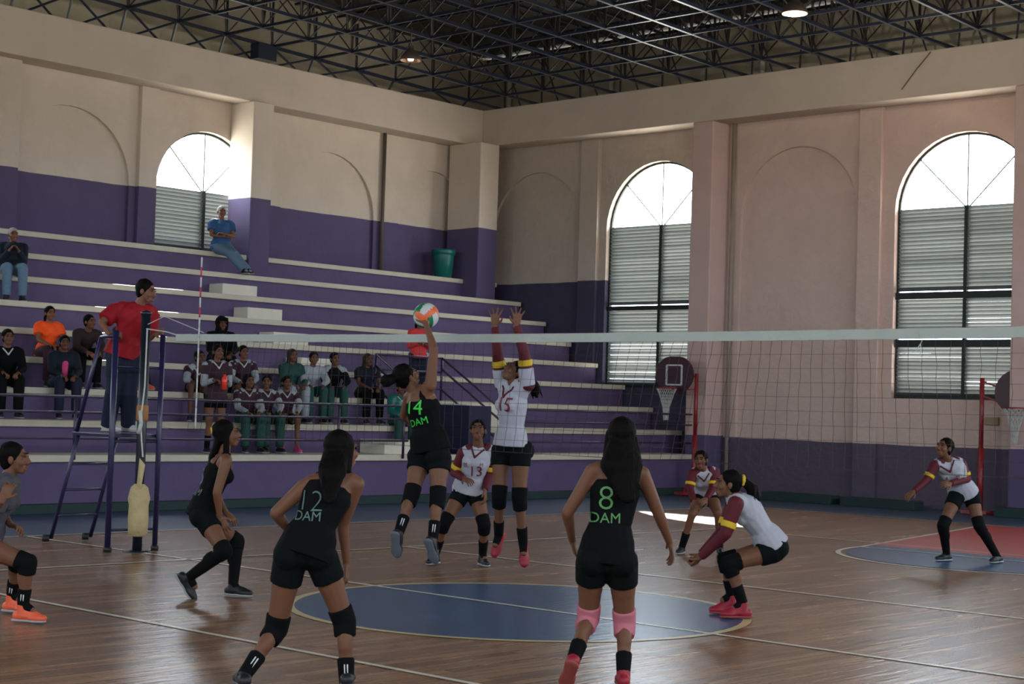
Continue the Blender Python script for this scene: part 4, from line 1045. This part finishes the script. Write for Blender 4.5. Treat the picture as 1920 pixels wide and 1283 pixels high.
J = pose(9.35, pelvis=(574, 1030), neck=(628, 886, .14), head=(641, 845, .24), shA=(570, 914, .12), shB=(668, 908, .14), elA=(517, 962, .08), elB=(643, 984, .22), wrA=(547, 1002, .24), wrB=(650, 1058, .24),
         haA=(568, 1012, .30), haB=(650, 1088, .22), hipA=(545, 1046), hipB=(602, 1046, .02), knA=(518, 1180, .06), knB=(646, 1166, .08), anA=(457, 1268, -.16), anB=(650, 1288, -.02), toA=(448, 1296, -.02), toB=(652, 1300, .12), tail=(618, 936, -.06))
chk('12', J)
p12, t12, i12 = figure(J, kit(BLACKKIT, fwd=FD*.97+RD*.2, look=FD*.8+RD*.6, label='player in black kit number 12 with wavy hair, one hand on the hip',
    hair='long', tailr=.085, pads='blk', padlen=.085, socks=('blk', .56), sockstripe=-FD+RD*.1, shoes=('dkshoe', 'solegrey'), h=1.66, curl=.6, fist=False))
n12 = -(FD*.97+RD*.1); r12 = RD*.97+Vector((0, 0, -.02))
print_on(t12, p12, '12', at(585, 940, 9.4)-p12.location, n12, r12, .17, M['pale_print'], bold=-.004)
print_on(t12, p12, 'DAM', at(582, 967, 9.4)-p12.location, n12, r12, .075, M['pale_print'], name='lettering')

J = pose(13.35, pelvis=(380, 960), neck=(421, 852, 0), head=(425, 814, 0), shA=(416, 864, .15), shB=(424, 866, -.14), elA=(402, 922, .2), elB=(407, 924, -.20), wrA=(424, 962, .1), wrB=(412, 970, -.12),
         haA=(436, 974, .05), haB=(422, 992, -.10), hipA=(384, 972, .08), hipB=(386, 974, -.08), knA=(444, 1016, .20), knB=(421, 1034, -.26), anA=(437, 1098, .06), anB=(354, 1083, -.16), toA=(466, 1122, 0), toB=(376, 1118, -.16), tail=(392, 866, .05))
chk('3', J)
p3, t3, i3 = figure(J, kit(BLACKKIT, fwd=RD*.95+FD*.3, look=RD*.95+FD*.2+Vector((0, 0, .15)), label='player in black kit crouching side-on before the referee stand in long black socks',
    hair='long', tailr=.05, pads='blk', padlen=.07, socks=('blk', .10), sockstripe=-FD, shoes=('dkshoe', 'sole'), h=1.64, scrunchie='yellow', tie=.6))
nb3 = -RD*.92-FD*.38
print_on(t3, p3, '5', i3['chest']-i3['U']*.08-i3['F']*.1, nb3, -FD*.92+RD*.38, .19, M['pale_print'])
print_on(t3, p3, 'DAM', i3['chest']-i3['U']*.21-i3['F']*.1, nb3, -FD*.92+RD*.38, .075, M['pale_print'], name='lettering')

d14 = depth(at_y(807, 837, 9.35))
J = pose(d14, pelvis=(806, 834), neck=(786, 733), head=(762, 706, .08), shB=(807, 724, -.09), shA=(768, 744, .10), elB=(814, 655, -.10), elA=(757, 780, .28), wrB=(798, 606, .02), wrA=(768, 794, .46), haB=(790, 580, .06), haA=(775, 790, .52),
         hipA=(790, 856, .06), hipB=(824, 856, -.05), knA=(771, 930, -.12), knB=(821, 934, -.18), anA=(747, 1002, -.34), anB=(811, 1014, -.32), toA=(750, 1040, -.24), toB=(824, 1052, -.22), tail=(722, 722, -.06))
chk('14', J)
p14, t14, i14 = figure(J, kit(BLACKKIT, fwd=FD*.85+RD*.5, look=RD*.75+FD*.5+Vector((0, 0, .5)), label='jumping player in black kit with bright green number 14, arm raised to the ball',
    hair='pony', tailr=.055, pads='blk', padlen=.09, socks=('blk', .55), sockstripe=-FD, shoes=('dkshoe', 'solegrey'), h=1.6, thumbB=-RD, palmB=FD, spread=.5, girth=1.08, hup=(.1, .1, 1), air=True))
n14 = -(FD*.93+RD*.35); r14 = RD*.9-FD*.35+Vector((0, 0, -.03))
print_on(t14, p14, '14', at(784, 765, d14)-p14.location, n14, r14, .17, M['green_print'], bold=0)
print_on(t14, p14, 'DAM', at(793, 792, d14)-p14.location, n14, r14+Vector((0, 0, .28)), .08, M['green_print'], name='lettering')

d15 = depth(at_y(958, 830, 10.75))
J = pose(d15, pelvis=(957, 832), neck=(963, 728), head=(966, 698, -.02), shA=(942, 724, .11), shB=(989, 722, -.11), elA=(933, 666, .06), elB=(983, 664, -.14), wrA=(928, 611, .0), wrB=(968, 610, -.14), haA=(929, 577, .0), haB=(972, 577, -.14),
         hipA=(941, 846, .06), hipB=(976, 846, -.05), knA=(936, 932, -.02), knB=(974, 936, -.1), anA=(935, 1005, .14), anB=(981, 1022, -.02), toA=(922, 1040, .06), toB=(982, 1054, -.10), tail=(1006, 744, .16))
chk('15', J)
K15 = kit(WHITEKIT); K15['top']['kind'] = 'short'
p15, t15, i15 = figure(J, kit(K15, fwd=(-.1, -1, 0), look=Vector((-.35, -1, .75)), label='jumping player in white and maroon kit number 15, both arms above the net',
    hair='pony', tailr=.045, scrunchie='yellow', pads='blk', padlen=.10, socks=('blk', .62), shoes=('redshoe', 'solered'), h=1.66, thumbA=RD, thumbB=-RD, palmA=(0, -1, 0), palmB=(0, -1, 0), spread=.9, curl=.12, air=True))
n15 = (-.1, -1, 0)
print_on(t15, p15, '15', at(948, 760, d15-.09)-p15.location, n15, (1, -.1, -.06), .18, M['maroon_print'], bold=0)

J = pose(16.55, pelvis=(880, 916), neck=(897, 838, -.15), head=(896, 808, -.19), shA=(870, 850, -.12), shB=(923, 848, -.10), elA=(852, 886, -.05), elB=(918, 890, -.04), wrA=(870, 898, -.24), wrB=(909, 920, -.16), haA=(882, 902, -.34), haB=(911, 940, -.18),
         hipA=(865, 926), hipB=(893, 926), knA=(833, 981, -.14), knB=(908, 985, -.14), anA=(816, 1041, .04), anB=(905, 1040, .06), toA=(806, 1056, -.08), toB=(914, 1056, -.10))
chk('13', J)
p13, t13, i13 = figure(J, kit(WHITEKIT, fwd=-FD*.95-RD*.1, look=-FD-RD*.05+Vector((0, 0, .25)), label='player in white and maroon kit number 13 standing between the two jumping players',
    hair='bun', pads='blk', padlen=.10, socks=('blk', .52), shoes=('dkshoe', 'sole'), h=1.64, curl=.5))
n13 = -FD
print_on(t13, p13, '13', at(892, 885, 16.4)-p13.location, n13, RD, .145, M['maroon_print'], bold=0)
print_on([c for c in p13.children if c.name.startswith('shorts')][0], p13, '13', at(853, 916, 16.5)-p13.location, n13, RD, .09, M['white_print'], name='shorts_number')
for dx_ in (-.075, .085):
    print_on(t13, p13, 'M', i13['chest']-i13['U']*.01+i13['F']*.12+RD*dx_, n13, RD, .05, M['maroon_print'], name='logo')

dl = 18.75
J = pose(dl, pelvis=(1323, 924, .15), neck=(1319, 882, -.16), head=(1314, 863, -.26), shA=(1299, 888, -.17), shB=(1340, 886, -.13), elA=(1293, 915, -.22), elB=(1337, 915, -.20), wrA=(1301, 940, -.36), wrB=(1324, 936, -.38), haA=(1308, 948, -.42), haB=(1314, 944, -.46),
         hipA=(1312, 934, .12), hipB=(1335, 934, .14), knA=(1298, 964, -.17), knB=(1346, 962, -.17), anA=(1278, 1028, -.02), anB=(1350, 1024, 0), toA=(1273, 1040, -.14), toB=(1352, 1038, -.15))
chk('lib', J)
pl, tl_, il = figure(J, kit(WHITEKIT, fwd=-FD-RD*.15, look=-FD-RD*.35, label='smallest player in white and maroon kit bending forward beside the near basketball post',
    hair='bun', socks=('blk', .55), shoes=('dkshoe', 'sole'), h=1.55, curl=.6, vox=.009))
print_on(tl_, pl, 'M', il['chest']-il['U']*.0+il['F']*.12+RD*.07, -FD, RD, .05, M['maroon_print'], name='logo')

J = pose(13.1, pelvis=(1448, 1022), neck=(1386, 932, 0), head=(1365, 908, 0), shA=(1376, 938, .17), shB=(1380, 944, -.15), elA=(1356, 996, .12), elB=(1361, 1000, -.18), wrA=(1314, 1040, .04), wrB=(1313, 1046, -.06), haA=(1300, 1056, .02), haB=(1298, 1060, -.03),
         hipA=(1448, 1030, .08), hipB=(1450, 1034, -.08), knA=(1360, 1050, .12), knB=(1366, 1058, -.13), anA=(1372, 1118, .14), anB=(1393, 1132, -.12), toA=(1338, 1134, .12), toB=(1360, 1152, -.14), tail=(1412, 945, -.03))
chk('cr', J)
pc, tc_, ic = figure(J, kit(WHITEKIT, fwd=-RD, look=-RD+Vector((0, 0, .1))-FD*.05, label='player in white and maroon kit squatting side-on with forearms joined, yellow hair tie',
    hair='pony', tailr=.045, scrunchie='yellow', pads='blk', padlen=.10, socks=('blk', .55), shoes=('redshoe', 'solered'), h=1.64, fist=True, palmA=Vector((0, 0, 1)), palmB=Vector((0, 0, 1))))
print_on(tc_, pc, '7', at(1436, 975, 13.1)-pc.location+Vector((0, 0, .1)), -ic['F']+Vector((0, 0, .2)), ic['S'], .14, M['maroon_print'])

J = pose(18.8, pelvis=(1806, 924, .12), neck=(1778, 863, -.10), head=(1771, 840, -.18), shA=(1753, 873, -.12), shB=(1801, 869, -.03), elA=(1738, 900, -.16), elB=(1813, 898, -.02), wrA=(1713, 922, -.30), wrB=(1782, 907, -.22), haA=(1697, 934, -.36), haB=(1768, 908, -.30),
         hipA=(1793, 932, .06), hipB=(1822, 931, .12), knA=(1768, 986, -.10), knB=(1836, 986, -.02), anA=(1775, 1040, .04), anB=(1872, 1048, .02), toA=(1754, 1052, -.08), toB=(1858, 1064, -.12))
chk('rt', J)
pr, tr_, ir = figure(J, kit(WHITEKIT, fwd=-FD*.85-RD*.5, look=-RD*.8-FD*.6+Vector((0, 0, .2)), label='player in white and maroon kit lunging on the blue and red key',
    hair='bun', pads='blk', padlen=.10, socks=('blk', .20), shoes=('dkshoe', 'sole'), h=1.66, curl=.5, vox=.009))
print_on(tr_, pr, 'M', ir['chest']+ir['F']*.12+ir['S']*-.07, ir['F'], ir['S']*-1, .05, M['maroon_print'], name='logo')
print_on(tr_, pr, '4', ir['chest']+ir['F']*.12+ir['S']*.06, ir['F'], ir['S']*-1, .06, M['maroon_print'], name='logo')

J = pose(11.6, pelvis=(-34, 1010), neck=(14, 896), head=(27, 860), shA=(20, 908, .15), shB=(10, 910, -.15), elA=(5, 965, .2), elB=(-18, 968, -.2), wrA=(20, 985, .05), wrB=(6, 936, -.28), haA=(38, 990, 0), haB=(14, 918, -.26),
         hipA=(-36, 1022, .08), hipB=(-34, 1024, -.08), knA=(34, 1050, .26), knB=(52, 1056, -.10), anA=(22, 1116, .40), anB=(43, 1136, -.08), toA=(48, 1132, .34), toB=(80, 1156, -.12), tail=(-14, 870, 0))
chk('l', J)
plf, tlf, ilf = figure(J, dict(top=dict(mat='greysh', kind='short', len=.8, loose=.015, hem=.05), bottom=dict(mat='redshoe', len=.3), fwd=RD, look=RD+Vector((0, 0, .05)), label='player in grey shirt and orange shoes cut by the left edge',
    hair='pony', pads='blk', padlen=.08, socks=('blk', .6), sockstripe=-FD, shoes=('orangeshoe', 'sole'), h=1.64, curl=.6))

dr = depth((-14.92, 10.0, 1.2))
J = pose(dr, pelvis=(233, 656), neck=(260, 572, -.03), head=(274, 546, -.06), shA=(218, 582, -.06), shB=(284, 588, .06), elA=(190, 606, -.20), elB=(278, 636, .12), wrA=(207, 630, -.28), wrB=(292, 626, -.02), haA=(224, 626, -.3), haB=(302, 624, -.05),
         hipA=(222, 670, -.03), hipB=(244, 670, .03), knA=(213, 735, -.12), knB=(242, 735, -.06), anA=(202, 801, -.02), anB=(240, 801, .06), toA=(218, 809, -.1), toB=(256, 809, -.02))
chk('ref', J)
J['root'].z = 1.205

pf, tfx, ifx = figure(J, dict(top=dict(mat='polo', kind='short', len=.75, loose=.018, hem=.06, name='polo_shirt'), bottom=dict(mat='jeans', kind='pants', loose=.012), fwd=RD*.75-FD*.6, look=RD*.9-FD*.25+Vector((0, 0, -.15)),
    label='man in red polo shirt and dark jeans standing on the referee stand', hair='short', female=False, girth=1.12, skin='c', shoes=('white', 'sole'), h=1.74, curl=1.0))

# ---------------------------------------------------------------- the spectators
def find_y(px, x, z):
    lo, hi = -5.0, 27.0
    for _ in range(40):
        m = (lo+hi)/2
        if proj((x, m, z))[0] < px: lo = m
        else: hi = m
    return (lo+hi)/2
def seated(row, px, label, turn=0, lean=8, arms='lap', h=1.62, lx=0.0, spread=.12, look=0, tilt=0, back=.16, side=0.0, **spec):
    """sits on the edge of a row where the head's column px falls; turn/look in degrees from facing the court"""
    x, z = RX(row)-back, RZ(row); s = h/1.65
    y = find_y(px, x+.1, z+.75)
    rot = Matrix.Rotation(math.radians(turn), 3, 'Z'); f = rot @ Vector((1, 0, 0)); sd = rot @ Vector((0, 1, 0)); up = Vector((0, 0, 1))
    o = Vector((x, y, z)); pel = o+up*.075*s
    L = math.radians(lean); tu = (up*math.cos(L)+f*math.sin(L)+sd*side).normalized(); tf = f*math.cos(L)-up*math.sin(L)
    neck = pel+tu*.45*s; hd = neck+(tu*.5+up*.5).normalized()*.155*s+f*.02
    J = dict(root=Vector((x, y, z)), pelvis=pel, neck=neck, head=hd)
    for k, q in (('A', -1), ('B', 1)):
        J['sh'+k] = neck-tu*.045*s+sd*q*.165*s; J['hip'+k] = pel+sd*q*.085*s-up*.01
        kn = pel+f*.40*s+sd*q*spread+up*.035; J['kn'+k] = kn
        an = Vector((kn.x, kn.y, z-.45+.085)) + f*lx; J['an'+k] = an; J['to'+k] = an+f*.13+sd*q*.02-up*.04
        if arms == 'knees': el = J['sh'+k]-up*.18*s+f*.18*s+sd*q*.04; wr = kn-f*.06+up*.07; ha = kn+f*.05+up*.03
        elif arms == 'crossed': el = J['sh'+k]-up*.25*s+f*.08+sd*q*.02; wr = el+f*.14-sd*q*.20+up*.04; ha = wr-sd*q*.12
        elif arms == 'up': el = J['sh'+k]-up*.23*s+f*.14; wr = el+f*.10+up*.16-sd*q*.09; ha = wr-sd*q*.05+up*.06
        else: el = J['sh'+k]-up*.22*s+f*.13*s+sd*q*.035; wr = el+f*.20*s-sd*q*.10-up*.07; ha = wr+f*.07-sd*q*.05-up*.03
        J['el'+k] = el; J['wr'+k] = wr; J['ha'+k] = ha
    lk = Matrix.Rotation(math.radians(look), 3, 'Z') @ f + up*math.tan(math.radians(tilt))
    spec.setdefault('shoes', ('dkshoe', 'sole')); spec.setdefault('top', dict(mat='brown', kind='long', loose=.012)); spec.setdefault('bottom', dict(mat='jeans', kind='pants', loose=.008))
    return figure(J, dict(fwd=tf, look=lk, label=label, h=h, vox=.012, curl=.6, gz=-.45, airz=.3, **spec))
def standing(x, z, px, label, turn=0, look=0, h=1.62, arms='hold', **spec):
    y = find_y(px, x, z+1.4); s = h/1.65
    rot = Matrix.Rotation(math.radians(turn), 3, 'Z'); f = rot @ Vector((1, 0, 0)); sd = rot @ Vector((0, 1, 0)); up = Vector((0, 0, 1)); o = Vector((x, y, z))
    pel = o+up*.88*s; neck = pel+up*.49*s+f*.01; J = dict(root=o, pelvis=pel, neck=neck, head=neck+up*.165*s+f*.02)
    for k, q in (('A', -1), ('B', 1)):
        J['sh'+k] = neck-up*.045*s+sd*q*.165*s; J['hip'+k] = pel+sd*q*.085*s-up*.01; J['kn'+k] = pel-up*.41*s+sd*q*.09+f*.02; J['an'+k] = o+up*.08+sd*q*.10-f*.02; J['to'+k] = J['an'+k]+f*.13-up*.04
        el = J['sh'+k]-up*.27*s+sd*q*.03; wr = el+f*.19-sd*q*.09+up*.05; J['el'+k] = el; J['wr'+k] = wr; J['ha'+k] = wr+f*.06-sd*q*.06
    lk = Matrix.Rotation(math.radians(look), 3, 'Z') @ f
    spec.setdefault('shoes', ('dkshoe', 'sole'))
    return figure(J, dict(fwd=f, look=lk, label=label, h=h, vox=.012, curl=.8, **spec))
CT = lambda m, **k: dict(mat=m, kind='long', loose=.012, **k)
TM = lambda: dict(mat='dkmaroon', kind='short', len=.5, loose=.008, sleeve='whitegrey', collar='white')
PT = lambda m: dict(mat=m, kind='pants', loose=.008)
# the men and women at the left
seated(6, 33, 'man in a dark jacket and pale jeans sitting high on the stand', turn=-25, look=10, arms='up', lean=-16, h=1.68, female=False, girth=1.25, hair='short', hairmat='hairgrey', top=CT('navy', name='jacket'), bottom=PT('jeanslt'), skin='c', lx=.05)
seated(3, 97, 'person in a bright orange shirt and maroon trousers sitting on the stand', turn=-10, look=0, arms='lap', h=1.6, hair='pony', top=dict(mat='orange', kind='short', loose=.012, name='shirt'), bottom=PT('dkmaroon'), skin='c')
seated(2, 20, 'young man in a dark sweater with hands folded at the left end of the stand', turn=-20, look=5, h=1.68, female=False, girth=1.05, hair='short', top=CT('blk', name='sweater', collar='white'), bottom=PT('blk'))
_, tw, iw = seated(2, 126, 'woman in a dark jacket over a pink shirt sitting next to the young man', turn=-18, look=-8, h=1.6, girth=1.18, hair='bun', top=CT('navy', name='jacket'), bottom=PT('jeans'), skin='b')
z_ = Prims(); z_.cap(iw['neck']-iw['U']*.05+iw['F']*.075, iw['chest']+iw['F']*.125, .03, .05, iw['F'], .5); z_.cap(iw['chest']+iw['F']*.125, iw['pel']+iw['U']*.1+iw['F']*.14, .05, .045, iw['F'], .5)
new_obj('pink_shirt', remesh(z_, .012, 2, 'shirt'), M['pink'], _)
seated(3, 163, 'dark-haired person leaning on one arm behind the woman in the pink shirt', turn=-15, lean=38, look=20, h=1.6, female=False, hair='short', top=CT('brown', name='sweater'), bottom=PT('blk'))
seated(3, 240, 'person with orange shoes sitting behind the referee', turn=-8, lean=16, h=1.66, female=False, hair='short', top=CT('brown', name='jacket'), bottom=PT('navy'), shoes=('orangeshoe', 'sole'), lx=.22)
seated(3, 421, 'person in a black hooded coat sitting alone above the team', turn=-25, look=5, h=1.68, female=False, girth=1.25, hair='hood', top=CT('blk', name='coat'), bottom=PT('blk'), skin='b')
# man leaning by the window on the top row
x0 = RX(8)+.02; yy = find_y(417, x0, RZ(8)+.9); o0 = Vector((x0, yy, RZ(8)))
f_ = Vector((.85, -.35, 0)).normalized(); sd = Vector((-f_.y, f_.x, 0)); up = Vector((0, 0, 1))
pel = o0+up*.10; neck = pel+up*.50-f_*.03
J = dict(root=Vector((x0, yy, RZ(8))), pelvis=pel, neck=neck, head=neck+up*.17)
for k, q in (('A', -1), ('B', 1)):
    J['sh'+k] = neck-up*.05+sd*q*.18; J['hip'+k] = pel+sd*q*.09; kn = pel+f_*.34+sd*(.12+q*.05)-up*.14; J['kn'+k] = kn; an = o0+f_*.62+sd*(.34+q*.04)-up*.365; J['an'+k] = an; J['to'+k] = an+f_*.12-up*.04+sd*.03
    el = J['sh'+k]-up*.24+f_*.10+sd*q*.03; wr = el+f_*.12-sd*q*.22+up*.03*q; J['el'+k] = el; J['wr'+k] = wr; J['ha'+k] = wr-sd*q*.10
figure(J, dict(gz=-.45, airz=.3, fwd=f_, look=f_, label='grey-haired man in a blue shirt with folded arms sitting by the high window', h=1.72, vox=.012, female=False, girth=1.12, hair='short', hairmat='hairgrey', skin='c', curl=.6,
    top=dict(mat='bluesh', kind='short', loose=.014, name='shirt'), bottom=PT('jeanslt'), shoes=('dkshoe', 'sole')))
# the maroon and white team
seated(2, 378, 'girl in dark maroon and white jersey bending forward at the left end of her team', turn=-30, lean=42, look=20, h=1.6, hair='bun', arms='knees', top=TM(), bottom=dict(mat='blk', len=.4), skin='b')
pb, tb_, ib = standing(RX(0)-.42, RZ(0), 407, 'girl in dark maroon and white jersey standing with a red bottle in her hands', turn=-20, look=10, h=1.62, hair='pony', top=TM(), bottom=dict(mat='blk', len=.45), socks=('blk', .5))
bw = pb.location + (ib['J']['haA']+ib['J']['haB'])*.5
o = MB().lathe((0, 0, 0), [(0, -.1), (.04, -.1), (.042, .06), (.02, .09), (.02, .12), (0, .12)], n=14).build('drink_bottle', M['redplastic'], smooth=True); o.location = bw+Vector((.03, .03, -.03)); tag(o, 'red drink bottle held by the standing girl', 'bottle')
seated(2, 462, 'girl in dark maroon and white jersey sitting upright just right of the standing girl', turn=-25, look=8, h=1.62, hair='bun', top=TM(), bottom=dict(mat='blk', len=.5))
seated(1, 471, 'girl in dark maroon and white jersey on the lower bench with dark hair down', turn=-20, look=10, h=1.58, hair='long', top=TM(), bottom=PT('greenj'), arms='lap')
seated(1, 504, 'girl in dark maroon jersey, middle one of three on the lower bench', turn=-15, look=-28, h=1.58, hair='bun', top=TM(), bottom=PT('greenj'), arms='knees')
seated(1, 543, 'girl in dark maroon jersey with bare legs and pink shoes on the lower bench', turn=-25, look=5, h=1.58, hair='bun', top=TM(), bottom=dict(mat='blk', len=.45), arms='knees', shoes=('pink', 'sole'))
seated(2, 552, 'long-haired girl in a dark green jacket and white trousers', turn=-15, look=5, h=1.6, hair='long', hairmat='hairbr', top=CT('greenj', name='jacket'), bottom=PT('whitegrey'))
seated(2, 588, 'girl in a pale grey sweater beside the girl in the dark green jacket', turn=-20, look=-8, lean=22, h=1.6, hair='bun', top=CT('whitegrey', name='sweater'), bottom=PT('greenj'), arms='knees')
pz, tz, iz = seated(2, 630, 'girl in a black and pale striped tracksuit at the right end of the bench group', turn=-25, look=8, lean=18, h=1.6, hair='bun', top=dict(mat='blkgreen', kind='long', loose=.012, sleeve='whitegrey', name='track_jacket'), bottom=PT('greenj'), arms='knees')
seated(2, 694, 'long-haired girl in dark clothes sitting beside the stair rail', turn=-20, look=10, h=1.6, hair='long', hairmat='hairbr', top=dict(mat='navy', kind='short', loose=.01, name='shirt'), bottom=PT('blk'), skin='b')
seated(1, 757, 'girl in a green and white jacket half hidden behind the spiking player', turn=-25, look=0, h=1.56, hair='bun', top=dict(mat='teal', kind='long', loose=.012, collar='white', name='jacket'), bottom=PT('greenj'))
standing(RX(2)-.35, RZ(2), 786, 'girl in a coral shirt standing on the stand just below the ball', turn=-20, look=0, h=1.5, hair='pony', top=CT('coral', name='shirt'), bottom=PT('jeans'))
